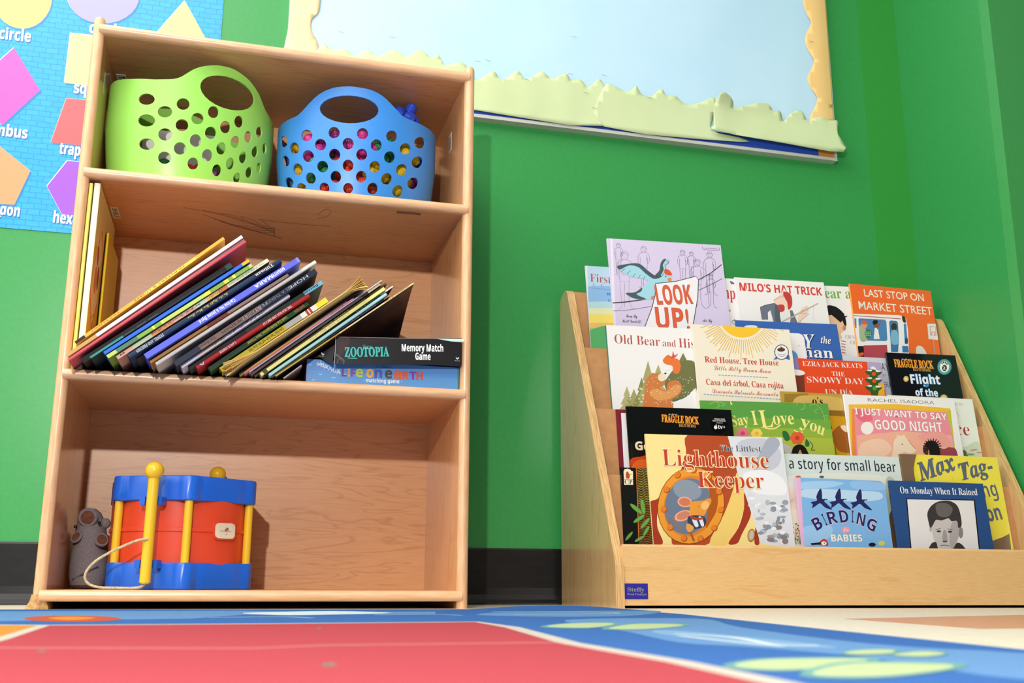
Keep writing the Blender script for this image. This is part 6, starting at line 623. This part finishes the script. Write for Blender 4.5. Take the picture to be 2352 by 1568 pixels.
# ------------------------------------------------------------------ game boxes
def boxes():
    t=thing('game_box','wide blue game box with rainbow letters at the bottom of the boxes','game box',(.2206,-.302,.3388))
    off=(.2206,-.302,.3388)
    mb=MB().box((.2255,-.302,.3390),(.4664,-.07,.3754),ink('5a92d2',.3))
    i=mb.slot(ink('b8302c',.35));mb.m[4]=i
    mb.obj('box_body',t,off)
    a,l=paint(FLAT['earth'],lambda x,z,d:(.2206+max(x,.005),-.302-d,.3392+z),(.2456,.0361),.3,bg='5a92d2')
    a.obj('printed_sky',t,off,merge=False);l.obj('lettering',t,off,merge=False)
    off=(.2668,-.318,.3770)
    t=thing('game_box','black crushed-corner game box with teal letters resting on the blue box','game box',off)
    th=.0105/.2022;bl=ink('191719',.3)
    mb=MB();z0,z1=.3758,.4052
    x0,x1=.2668,.4660
    vs=[]
    for y in(-.3162,-.10):
        vs+=[(x0,y,z0),(x1,y,z0+.0006),(x1,y,z1+.0146),(x0,y,z1)]
    mb.add(vs,[(0,3,2,1),(4,5,6,7),(0,1,5,4),(1,2,6,5),(2,3,7,6),(3,0,4,7)],bl).obj('box_body',t,off)
    mb=MB();vs=[]
    for y in(-.318,-.3166):
        vs+=[(x0,y,.3662),(x1+.0008,y,.3768),(x1+.0008,y,.4203),(x0,y,.4076)]
    mb.add(vs,[(0,3,2,1),(4,5,6,7),(0,1,5,4),(1,2,6,5),(2,3,7,6),(3,0,4,7)],bl).obj('lid_front',t,off)
    a,l=paint(FLAT['zoo'],lambda x,z,d:(.2668+x,-.318-d,.3660+z),None,.3)
    a.obj('lid_print',t,off,merge=False);l.obj('lettering',t,off,merge=False)
    n=Vector((-.018,-.0445,0)).normalized()
    e=Vector((.0445,-.018,0))
    O=Vector((.2220,-.300,.3770))
    pts=[(.016,0),(.025,0),(.0445,-.011),(.0475,.0205)]
    ed=e.normalized();mb=MB();vs=[O+ed*a+Vector((0,0,b)) for a,b in pts];n6=len(pts);vs+=[p-n*.0012 for p in vs]
    mb.add(vs,[tuple(range(n6)),tuple(range(2*n6-1,n6-1,-1))]+[(k,(k+1)%n6,n6+(k+1)%n6,n6+k) for k in range(n6)],bl).obj('torn_flap',t,off)
    a,l=paint(FLAT['flap'],lambda x,z,d:tuple(O+ed*x+Vector((0,0,z))+n*(d+.0002)),None,.3)
    a.obj('flap_logo',t,off,merge=False);l.obj('flap_lettering',t,off,merge=False)
boxes()

# ------------------------------------------------------------------ perforated baskets
def interp(tab,x):
    tab=sorted(tab)
    if x<=tab[0][0]:return None
    if x>=tab[-1][0]:return None
    for (a,b),(c,d) in zip(tab,tab[1:]):
        if a<=x<=c:return b+(d-b)*(x-a)/((c-a) or 1)
def basket(B,label,col,zb):
    cx,cy=B['c'];a,b,al=B['a'],B['b'],B['al']
    t=thing('plastic_basket',label,'basket',(cx,cy,zb),'perforated tote baskets on the top shelf',(0,0,al))
    rim=sorted(B['rim'])
    lo,hi=rim[0],rim[-1]
    def rimz(th):            # th in degrees, front at -90
        z=interp(rim,th)
        if z is None:
            m=-270-lo[0] if th<lo[0] else None
            z=lo[1] if th<lo[0] else hi[1]
        return z
    def rz(th):
        # front half measured; back half is its mirror image
        if th<-180:th=-360-th
        return rimz(th)
    K=.125*PI/180    # metres per degree in the unrolled sheet
    TH0,TH1=-360,0
    vs=[];ed=[]
    def loop(p):
        o=len(vs);n=len(p)
        for q in p:vs.append(Vector(q))
        for i in range(n):ed.append((o+i,o+(i+1)%n))
    outline=[]
    N=180
    for i in range(N+1):
        th=TH0+(TH1-TH0)*i/N;outline.append((th*K,zb))
    top=[]
    for i in range(N+1):
        th=TH1-(TH1-TH0)*i/N
        top.append((th*K,rz(th)))
    # soften the rim curve
    zs=[p[1] for p in top]
    for _ in range(3):zs=[zs[0]]+[(zs[i-1]+2*zs[i]+zs[i+1])/4 for i in range(1,len(zs)-1)]+[zs[-1]]
    top=[(p[0],z) for p,z in zip(top,zs)]
    zt=dict()
    top=[(x,min(z,.8735)) for x,z in top]
    outline+=top;loop(outline)
    holes=[]
    def hole(p):holes.append(p);loop(p)
    hs=[]
    for h in B['holes']:
        t0,z0,au,az,bu,bz=h;au,az,bu,bz=au*1.1,az*1.1,bu*1.1,bz*1.1
        hs.append([((t0+au*math.cos(q)+bu*math.sin(q))*K,z0+az*math.cos(q)+bz*math.sin(q)) for q in [2*PI*i/18 for i in range(18)]])
    hp=[(B['hand'][i]*K,B['hand'][i+1]) for i in range(0,len(B['hand']),2)]
    def ok(p):return all(z>zb+.004 and z<rz(x/K)-.003 for x,z in p)
    for p in hs:
        if ok(p):hole(p)
    hole(hp)
    # the same pattern on the far side (mirrored through the long axis): theta -> -theta
    for p in hs+[hp]:
        q=[(-360*K-x,z) for x,z in p]
        if max(x for x,z in q)>(TH1-1)*K or min(x for x,z in q)<(TH0+1)*K:
            continue
        xm=sum(x for x,z in q)/len(q)
        if any(abs(xm-sum(x for x,z in h)/len(h))<.02 and abs(sum(z for x,z in q)/len(q)-sum(z for x,z in h)/len(h))<.016 for h in holes):continue
        if ok(q):hole(q)
    def inside(p,poly):
        c=False;n=len(poly);x,y=p
        for i in range(n):
            x1,y1=poly[i];x2,y2=poly[i-1]
            if (y1>y)!=(y2>y) and x<(x2-x1)*(y-y1)/(y2-y1)+x1:c=not c
        return c
    for i in range(1,120):
        th=TH0+3*i
        for j in range(1,26):
            z=zb+.010*j
            p=(th*K,z)
            if z<rz(th)-.004 and not any(abs(p[0]-h[0][0])<.09 and inside(p,h) for h in holes):vs.append(Vector(p))
    V,Ed,F,*_=delaunay_2d_cdt(vs,ed,[],0,1e-7)
    fs=[]
    for f in F:
        c=sum((V[i] for i in f),Vector((0,0)))/len(f)
        if not inside(c,outline):continue
        if any(inside(c,h) for h in holes):continue
        fs.append(tuple(f))
    zr=.81-.65
    def m3(p):
        th=p[0]/K*PI/180;k=.90+.10*max(0,min(1,(p[1]-zb)/.10))**.7
        return (a*k*math.cos(th),b*k*math.sin(th),p[1]-zb)
    mt=ink(col,.36);TW=.0026
    P3=[Vector(m3(p)) for p in V]
    def inn(p):
        r=math.hypot(p.x/a,p.y/b) or 1;n=Vector((p.x/(a*a),p.y/(b*b),0)).normalized();return p-n*TW
    Q3=[inn(p) for p in P3]
    mb=MB();mb.add(P3,fs,mt,True);mb.add(Q3,[tuple(reversed(f)) for f in fs],mt,True)
    cnt={}
    for f in fs:
        for i in range(len(f)):
            k=(f[i],f[(i+1)%len(f)]);cnt[k]=1
    rim=[]
    for (u,v) in cnt:
        if (v,u) not in cnt and abs(V[u].x-V[v].x)+abs(V[u].y-V[v].y)>0:
            if min(V[u].x,V[v].x)<TH0*K+1e-5 and max(V[u].x,V[v].x)<TH0*K+1e-5:continue
            if min(V[u].x,V[v].x)>TH1*K-1e-5:continue
            rim.append((u,v))
    for u,v in rim:mb.add([P3[u],P3[v],Q3[v],Q3[u]],[(1,0,3,2)],mt,False)
    n=90
    mb.add([(a*.9*math.cos(2*PI*i/n),b*.9*math.sin(2*PI*i/n),0) for i in range(n)],[tuple(range(n))],mt,False)
    o=mb.obj('basket_shell',t,sharp=50)
    return t
BZ=.6512
basket(GREEN_BASKET,'lime green perforated basket with oval handles at the left of the top shelf','a3e865',BZ)
basket(BLUE_BASKET,'bright blue perforated basket with oval handles at the right of the top shelf','3d8fe2',BZ)

# knobbly ball toys
def ridged_ball(mb,c,r,ax,m):
    ax=Vector(ax).normalized();R=Vector((0,0,1)).rotation_difference(ax).to_matrix()
    prof=[];k=26
    for i in range(1,k):
        q=PI*i/k;rr=r*(1+.045*math.cos(i*PI))
        prof.append((rr*math.sin(q),-rr*math.cos(q)))
    mb.lathe(prof,m,c,14,True,R)
TOY={}
def toy(label,col,loc,rot,s=1.0,group=None):
    t=thing('ball_cluster_toy',label,'toy',loc,group,rot)
    k=(col,s)
    if k not in TOY:
        out=[]
        m=ink(col,.35)
        for d in((1,0,0),(-1,0,0),(0,1,0),(0,-1,0),(0,0,1),(0,0,-1)):
            mb=MB();ridged_ball(mb,[q*.0172*s for q in d],.0112*s,d,m);out.append(mb)
        mb=MB();mb.ball((0,0,0),.010*s,m,14,k=8);out.append(mb)
        TOY[k]=[o.obj('ridged_ball' if i<6 else 'core',t,sharp=70) for i,o in enumerate(out)]
    else:
        for o in TOY[k]:
            c=o.copy();COL.objects.link(c);c.parent=t
    return t
CN={'e0389c':'magenta','e9c21f':'yellow','1f8a4a':'green','e8402a':'red','2b50d8':'blue','8a2a7a':'purple','e87a28':'orange'}
def toys():
    bx,by=BLUE_BASKET['c']
    lay=[(.018,['e9c21f','e8402a','e8402a','e9c21f','e0389c'],.078),(.055,['e9c21f','1f8a4a','e8402a','e9c21f','e9c21f','e0389c'],.083),(.092,['e9c21f','e0389c','8a2a7a','e0389c','1f8a4a','e9c21f','2b50d8'],.088)]
    pos={0:'lowest',1:'middle',2:'upper'}
    for i,(h,cs,r) in enumerate(lay):
        n=len(cs)
        for j,c in enumerate(cs):
            q=math.radians(-158+136*j/(n-1))
            x,y=bx+1.2*r*math.cos(q),by+.9*r*math.sin(q)
            side=['far left','left','left of centre','centre','right of centre','right','far right'][round(j*6/(n-1))]
            toy('%s knobbly ball toy, %s layer, %s inside the blue basket'%(CN[c],pos[i],side),c,(x,y,BZ+h+.0145),(random.random()*6,random.random()*6,random.random()*6),1.0,'ball toys in the blue basket')
    for j,(c,x,y,z) in enumerate((('e0389c',.30,-.16,.062),('2b50d8',.36,-.15,.064),('1f8a4a',.245,-.16,.062),('2b50d8',.372,-.19,.125),('e9c21f',.305,-.10,.05))):
        toy('%s knobbly ball toy deep inside the blue basket, %s'%(CN[c],['near its middle','right of its middle','left of its middle','high by the right side','near the back'][j]),c,(x,y,BZ+z),(j,j*2,j),1.0,'ball toys in the blue basket')
    toy('large blue knobbly ball toy sticking up above the right rim of the blue basket','2b50d8',(.384,-.203,.8465),(.5,.3,.4),.95,'ball toys in the blue basket')
    gx,gy=GREEN_BASKET['c']
    for j,(c,x,y,z,w) in enumerate((('e87a28',-.045,-.208,.033,'at the left end'),('1f8a4a',-.005,-.226,.033,'by the front left'),('e8402a',.035,-.224,.033,'at the front'),('8a2a7a',.075,-.198,.033,'at the front right'),('2b50d8',.01,-.168,.033,'in the middle'),('1f8a4a',.098,-.142,.033,'at the right end'))):
        toy('%s knobbly ball toy lying %s of the green basket'%(CN[c],w),c,(x,y,BZ+z),(j*.7,j,j*.3),1.0,'ball toys in the green basket')
    o=MB().box((-.055,-.19,BZ+.055),(.06,-.1895,BZ+.125),ink('ece8de',.7)).obj('paper_sheet')
    tag(o,'white paper sheet standing inside the green basket behind its holes','paper')
toys()

# ------------------------------------------------------------------ toy drum
def drum():
    cx,cy,zb=.0525,-.172,.0268;R0=.1115
    t=thing('toy_drum','red toy drum with blue rims and yellow posts on the bottom shelf','drum',(cx,cy,zb))
    off=(cx,cy,zb)
    blue,red,yel=ink('1f66d6',.3),ink('e24a2a',.3),ink('f2c22c',.3)
    ph0=math.radians(-90+7)
    def lobed(k,g=0):
        p=[];n=144
        for i in range(n):
            q=2*PI*i/n;d=((q-ph0+PI/6)%(PI/3))-PI/6
            hexa=.965+.035*math.cos(d*6)   # soft hexagon between posts
            lobe=.062*max(0,1-(abs(d)/.125)**2)**.5 if abs(d)<.125 else 0
            r=(R0*(hexa+lobe)+g)*k;p.append((cx+r*math.cos(q),cy+r*math.sin(q)))
        return p
    for z0,z1,name in((zb,zb+.0385,'bottom_rim'),(zb+.1285,zb+.1655,'top_rim')):
        mb=MB();rs=[]
        for z,k in((z0,.985),(z0+.0015,1),(z1-.002,1),(z1,.985)):rs.append([(x,y,z) for x,y in lobed(k)])
        mb.rings(rs,blue,True,True,True,True).obj(name,t,off,sharp=40)
    mb=MB();rs=[]
    for z,k in((zb+.036,.93),(zb+.083,.93),(zb+.084,.945),(zb+.089,.945),(zb+.090,.93),(zb+.130,.93)):rs.append([(x,y,z) for x,y in lobed(k)] if False else [(cx+R0*k*math.cos(2*PI*i/96),cy+R0*k*math.sin(2*PI*i/96),z) for i in range(96)])
    mb.rings(rs,red,True,True,True,True).obj('body',t,off)
    mb=MB().lathe([(R0*.9,zb+.1657),(R0*.6,zb+.167),(.001,zb+.1675)],ink('efe6d2',.5),(cx,cy,0),64);mb.obj('drum_skin',t,off)
    for i in range(6):
        q=ph0+i*PI/3;r=R0*.985
        x,y=cx+r*math.cos(q),cy+r*math.sin(q)
        MB().tube([(x,y,zb+.036),(x,y,zb+.130)],.0062,yel,14).obj('post',t,off)
    # label plate on the body
    q0=math.radians(-90+40)
    def cyl(u,z,d):
        q=q0+u/(R0*.945);r=R0*.945+d;return (cx+r*math.cos(q),cy+r*math.sin(q),z)
    zc=zb+.0865
    def plate(w,h,d0,d1,m,nm,par=t):
        mb=MB();p=[]
        for i in range(32):
            a=2*PI*i/32;e=lambda v:math.copysign(abs(v)**.45,v)
            p.append((w*e(math.cos(a)),h*e(math.sin(a))))
        mb.rings([[cyl(u,zc+z,d0) for u,z in p],[cyl(u,zc+z,d1) for u,z in p]],m,True,False,True,False)
        return mb.obj(nm,t,off)
    plate(.0215,.0140,-.002,.0012,red,'label_mount');plate(.0185,.0116,-.001,.0018,ink('eedfc4',.5),'label')
    sc=[('l','5a3a4a',4,1,0,[-110+10*i for i in ()] or [-110,-10,-80,4,-50,-14,-20,6,10,-12,40,8,70,-8,110,-2]),('e','a05a4a',[20,30,22,0,0,18]),('e','a05a4a',[-10,10,16,0,0,14]),('l','a05a4a',4,0,0,[-10,-50,30,-52])]
    a,l=paint(sc,lambda x,z,d:cyl(x,zc+z,.0019+d),None,.5);a.obj('label_scribble',t,off,merge=False)
    # holder clips
    for z in(zb+.1265,zb+.036):
        for dx in(-.0125,.0125):
            x=.0 
            q=math.radians(-90-19);nx,ny=math.cos(q),math.sin(q);tx,ty=-ny,nx
            px,py=cx+nx*(R0+.004)+tx*dx,cy+ny*(R0+.004)+ty*dx
            v=[]
            for zz in(z-.006,z+.006):
                for s1,s2 in((-1,-1),(1,-1),(1,1),(-1,1)):v.append((px+tx*.004*s1+nx*.0085*s2,py+ty*.004*s1+ny*.0085*s2,zz))
            MB().add(v,[(0,3,2,1),(4,5,6,7),(0,1,5,4),(1,2,6,5),(2,3,7,6),(3,0,4,7)],blue).obj('stick_clip',t,off)
    # drumstick clipped at the front, with its cord
    y=-.292
    A,Bq=STICK
    s=thing('drumstick','yellow ball-ended drumstick clipped upright to the front of the toy drum','drumstick',A,'drumsticks of the toy drum')
    top=Vector(Bq);low=Vector(A);dv=(top-low)
    MB().tube([low+dv*f for f in(0,.005,.02,.04,.5,.96,1)],.0078,yel,18).obj('shaft',s,A)
    MB().tube([low+dv*.0,low-dv*.012],.006,yel,16).obj('rounded_end',s,A)
    mb=MB();mb.ball(top+dv*.05,.0135,yel,24,k=16);mb.obj('ball_tip',s,A)
    MB().tube([Vector((p[0],p[1],p[2])) for p in CORD],.0019,noisy('twisted_cord','d8c8a8','b8a27c',scale=400,rough=.9,bump=.8,stretch=(1,1,1)),8).obj('cord',s,A)
    s2=thing('drumstick','yellow drumstick standing behind the toy drum, only its ball tip showing','drumstick',(.116,-.064,.0275),'drumsticks of the toy drum')
    o2=(.116,-.064,.0275)
    MB().tube([(.116,-.064,.030),(.102,-.066,.205)],.0072,yel,16).obj('shaft',s2,o2)
    mb=MB();mb.ball((.101,-.066,.216),.0135,yel,22,k=14);mb.obj('ball_tip',s2,o2)
def catm(pts,k=6):
    n=len(pts);r=[]
    for i in range(n-1):
        a,b,c,d=pts[max(i-1,0)],pts[i],pts[i+1],pts[min(i+2,n-1)]
        for j in range(k):
            t=j/k;r.append(tuple(.5*(2*b[q]+(c[q]-a[q])*t+(2*a[q]-5*b[q]+4*c[q]-d[q])*t*t+(3*b[q]-a[q]-3*c[q]+d[q])*t**3) for q in range(3)))
    r.append(pts[-1]);return r
STICK=((.0144,-.3005,.0365),(.0150,-.2995,.188))
CORD=catm([(.0145,-.3085,.098),(.002,-.3085,.0955),(-.012,-.3070,.090),(-.036,-.303,.078),(-.056,-.300,.064),(-.066,-.299,.048),(-.062,-.299,.036),(-.046,-.302,.0300),(-.02,-.305,.0292),(.006,-.303,.0296),(.0144,-.3005,.0345)])
drum()

# ------------------------------------------------------------------ plush mouse
def mouse():
    c=(-.0772,-.135,.0268)
    t=thing('plush_mouse','small grey plush mouse slumped in the left corner of the bottom shelf','soft toy',c)
    fur=noisy('grey_plush','8b8181','7c7374',scale=420,rough=.95,bump=.5,dist=.0015,spec=.1)
    inn=noisy('brown_plush','7d4f3e','6a4234',scale=200,rough=.95,bump=.5,spec=.1)
    prof=[(.001,0),(.018,.001),(.0265,.006),(.0295,.018),(.0300,.035),(.0285,.055),(.0262,.075),(.0240,.090),(.0205,.105),(.0145,.117),(.007,.1225),(.001,.1235)]
    rs=[]
    for r,z in prof:
        lean=.010*(z/.12)**2
        rs.append([Vector((r*.95*math.cos(2*PI*i/32)-.004-lean*.4,r*1.0*math.sin(2*PI*i/32),z)) for i in range(32)])
    MB().rings(rs,fur,True,True,True,True).obj('body',t)
    def ear(p,r,n,nm,mi=inn):
        R=Vector((0,0,1)).rotation_difference(Vector(n).normalized()).to_matrix()
        mb=MB();mb.lathe([(r*.85,-.002),(r,0),(r*.9,.002),(r*.6,.0022)],fur,p,24,True,R)
        mb.lathe([(r*.74,.0018),(r*.6,.003),(.0005,.0024)],mi,p,24,True,R);mb.obj(nm,t)
    ear((-.0100,-.0225,.108),.0148,(-.1,-1,-.1),'ear');ear((-.0235,-.0215,.078),.0105,(-.7,-.9,.5),'paw');ear((.013,-.0262,.074),.0115,(.5,-1,.4),'paw')
    for p in((-.0275,-.0175,.094),(.0075,-.0245,.100)):
        MB().ball(p,.0026,ink('141214',.15),12,k=8).obj('eye',t)
    MB().ball((.014,-.006,.100),.0085,fur,16,(1,.7,1),10).obj('ear',t)
    mb=MB();mb.tube([(-.024,-.020,.014),(-.008,-.0305,.022),(.012,-.027,.034)],.0013,ink('4f4748',.95),8);mb.obj('seam',t)
mouse()

# ------------------------------------------------------------------ shapes poster
def poster():
    w,h=.4497,.545
    t=thing('shapes_poster','bright blue shapes poster with named coloured shapes at the upper left of the wall','poster',(-.40,0,.6425))
    m,nt,b=new_mat('poster_blue_brick');L=nt.links.new
    tc=nd(nt,'ShaderNodeTexCoord');sp=nd(nt,'ShaderNodeSeparateXYZ');cb=nd(nt,'ShaderNodeCombineXYZ');L(tc.outputs['Object'],sp.inputs[0]);L(sp.outputs['X'],cb.inputs['X']);L(sp.outputs['Z'],cb.inputs['Y'])
    nz=nd(nt,'ShaderNodeTexNoise',Scale=60,Detail=2);L(tc.outputs['Object'],nz.inputs['Vector'])
    mx=nd(nt,'ShaderNodeMixRGB');mx.inputs[0].default_value=.006;L(cb.outputs[0],mx.inputs[1]);L(nz.outputs['Color'],mx.inputs[2])
    br=nd(nt,'ShaderNodeTexBrick',Scale=24);br.inputs['Mortar Size'].default_value=.018;br.inputs['Color1'].default_value=lin('25a6de');br.inputs['Color2'].default_value=lin('2eade3');br.inputs['Mortar'].default_value=lin('1d8fce')
    L(mx.outputs[0],br.inputs['Vector']);L(br.outputs['Color'],b.inputs['Base Color']);b.inputs['Roughness'].default_value=.35
    MB().box((0,-.0014,0),(w,-.0006,h),m).obj('sheet',t)
    a,l=paint(FLAT['poster'],lambda x,z,d:(x,-.0014-d,z),(w,h),.35,dye=.77);a.obj('printed_shapes',t,merge=False);l.obj('lettering',t,merge=False)
poster()

# ------------------------------------------------------------------ bulletin board
def sheet(q,yf,m,name,parent,off,back=None):
    p=[Vector((q[i]*1e-4,q[i+1]*1e-4)) for i in range(0,len(q),2)];n=len(p)
    sp=[Vector(a) for a in smooth_path([tuple(v) for v in p],True,3)];n=len(sp)
    vs=list(sp);ed=[(i,(i+1)%n) for i in range(n)]
    xs=[v.x for v in sp];zs=[v.y for v in sp]
    def inside(c):
        r=False
        for i in range(n):
            a,b=sp[i],sp[i-1]
            if (a.y>c.y)!=(b.y>c.y) and c.x<(b.x-a.x)*(c.y-a.y)/(b.y-a.y)+a.x:r=not r
        return r
    x=min(xs)
    while x<max(xs):
        z=min(zs)
        while z<max(zs):
            if inside(Vector((x,z))):vs.append(Vector((x,z)))
            z+=.012
        x+=.012
    V,E,F,*_=delaunay_2d_cdt(vs,ed,[],0,1e-7)
    fs=[tuple(f) for f in F if inside(sum((V[i] for i in f),Vector((0,0)))/len(f))]
    mb=MB();mb.add([(v.x,yf(v.x,v.y),v.y) for v in V],fs,m,True)
    o=mb.obj(name,parent,off,sharp=80);s=o.modifiers.new('paper','SOLIDIFY');s.thickness=.0004;s.offset=0
    return o
def board():
    c=(.775,0,.953)
    t=thing('bulletin_board','wide bulletin board covered in pale blue paper with scalloped paper borders','bulletin board',c)
    x0,x1,z0,z1=.1745,1.3765,.953,1.9
    al=ink('c9ccc4',.35);wh=ink('f2f1ec',.5)
    MB().box((x0+.003,-.017,z0+.003),(x1-.003,-.002,z1-.003),wh).obj('backing_board',t,c)
    for a,b,nm in(((x0,-.020,z0),(x1,0,z0+.007),'frame_rail'),((x0,-.020,z1-.007),(x1,0,z1),'frame_rail'),((x0,-.020,z0+.007),(x0+.006,0,z1-.007),'frame_rail'),((x1-.006,-.020,z0+.007),(x1,0,z1-.007),'frame_rail')):
        MB().box(a,b,al if a[2]<z0+.001 or b[2]>1.8 else wh).obj(nm,t,c)
    MB().box((x0+.006,-.0175,z0+.007),(x1-.006,-.0170,z0+.065),ink('2a50b8',.5)).obj('blue_under_paper',t,c)
    MB().box((x1-.045,-.0182,z0+.007),(x1-.004,-.0177,z0+.05),ink('d88a40',.5)).obj('orange_under_border',t,c)
    pb=noisy('pale_blue_paper','bfe6fc','c8ebfe',scale=4,rough=.6,bump=.25,dist=.01,detail=3)
    mb=MB();n1,n2=60,40;vs=[]
    for i in range(n1+1):
        for j in range(n2+1):
            x=x0+.006+(x1-x0-.012)*i/n1;z=z0+.034+(z1-z0-.054)*j/n2
            yy=-.0190-.0006*math.sin(x*17+z*9)*math.sin(z*13-x*5)-.0008*math.exp(-((x-1.27-.15*(z-1.1))/.02)**2)
            vs.append((x,yy,z))
    mb.add(vs,[(i*(n2+1)+j,(i+1)*(n2+1)+j,(i+1)*(n2+1)+j+1,i*(n2+1)+j+1) for i in range(n1) for j in range(n2)],pb,True)
    mb.obj('backing_paper',t,c)
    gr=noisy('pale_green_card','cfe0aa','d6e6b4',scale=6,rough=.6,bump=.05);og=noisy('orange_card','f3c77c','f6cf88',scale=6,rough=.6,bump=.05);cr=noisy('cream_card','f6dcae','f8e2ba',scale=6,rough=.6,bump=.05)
    sheet(FLAT['green_a'][0],lambda x,z:-.0222-.001*math.sin(x*40)**2,gr,'green_border',t,c)
    def yb(x,z):
        s=max(0,(.80-x)/.06);return -.0232-.007*max(0,min(1,(.83-x)/.07))**2-.002*max(0,z-1.02)/.05
    sheet(FLAT['green_b'][0],yb,gr,'green_border',t,c)
    def yc(x,z):
        l=max(0,min(1,(1.17-x)/.08));top=max(0,min(1,(z-1.045)/.03));lo=max(0,min(1,(1.03-z)/.05))
        return -.0252-.016*l*l*(.4+top)-.006*top-.010*lo*(1-l*.5)
    sheet(FLAT['green_c'][0],yc,gr,'green_border',t,c)
    def yo(x,z):
        return -.0212-.004*math.sin(max(0,min(1,(x-1.32)/.06))*PI)
    sheet(FLAT['orange_r'][0],yo,og,'orange_border',t,c)
    sheet(FLAT['cream_l'][0],lambda x,z:-.0212-.002*math.sin(z*9)**2,cr,'cream_border',t,c)  # left border card paled: wash of bright light put into its colour
    q=FLAT['staples'][0]
    for i in range(0,len(q),2):
        x,z=q[i]*1e-4,q[i+1]*1e-4;a=random.uniform(-.25,.05)
        MB().tube([(x-.006,-.0262,z-.006*math.sin(a)),(x+.006,-.0262,z+.006*math.sin(a))],.00035,ink('8a8f92',.3),6).obj('staple',t,c)
board()

# ------------------------------------------------------------------ light, camera, world
def light(name,kind,loc,power,color=(1,1,1),**k):
    l=bpy.data.lights.new(name,kind);l.energy=power;l.color=color
    for a,b in k.items():setattr(l,a,b)
    o=bpy.data.objects.new(name,l);COL.objects.link(o);o.location=loc;return o
light('camera_flash','POINT',(-.16,-2.17,.777),94,(1,.97,.94),shadow_soft_size=.02)
o=light('ceiling_lamp','AREA',(-1.4,-1.3,2.68),112,(1,.98,.95),shape='RECTANGLE',size=2.6,size_y=2.0)
light('ceiling_lamp','AREA',(-.6,-3.25,2.7),60,(1,.98,.95),shape='RECTANGLE',size=2.0,size_y=1.5)
w=bpy.data.worlds.new('room_light');SC.world=w;w.use_nodes=True
w.node_tree.nodes['Background'].inputs[0].default_value=(1,.98,.96,1);w.node_tree.nodes['Background'].inputs[1].default_value=.06

cam=bpy.data.cameras.new('camera');co=bpy.data.objects.new('camera',cam);COL.objects.link(co);SC.camera=co
f,yaw,pitch,roll=CAMP[:4]
cam.sensor_width=36;cam.sensor_fit='HORIZONTAL';cam.lens=f*36/2352
fw=Vector((math.sin(yaw)*math.cos(pitch),math.cos(yaw)*math.cos(pitch),math.sin(pitch)))
r=Vector((math.cos(yaw),-math.sin(yaw),0));u=r.cross(fw);cr,sr=math.cos(roll),math.sin(roll)
r,u=cr*r+sr*u,-sr*r+cr*u
co.matrix_world=Matrix(((r.x,u.x,-fw.x,CAMP[4]),(r.y,u.y,-fw.y,CAMP[5]),(r.z,u.z,-fw.z,CAMP[6]),(0,0,0,1)))
cam.clip_start=.01
cam.dof.use_dof=True;cam.dof.focus_distance=1.7;cam.dof.aperture_fstop=11
SC.view_settings.view_transform='Standard';SC.view_settings.look='None';SC.view_settings.exposure=-.1;SC.view_settings.gamma=1
SC.view_settings.use_curve_mapping=False
SC.cycles.max_bounces=6;SC.cycles.diffuse_bounces=3;SC.cycles.glossy_bounces=3
SC.cycles.use_denoising=True
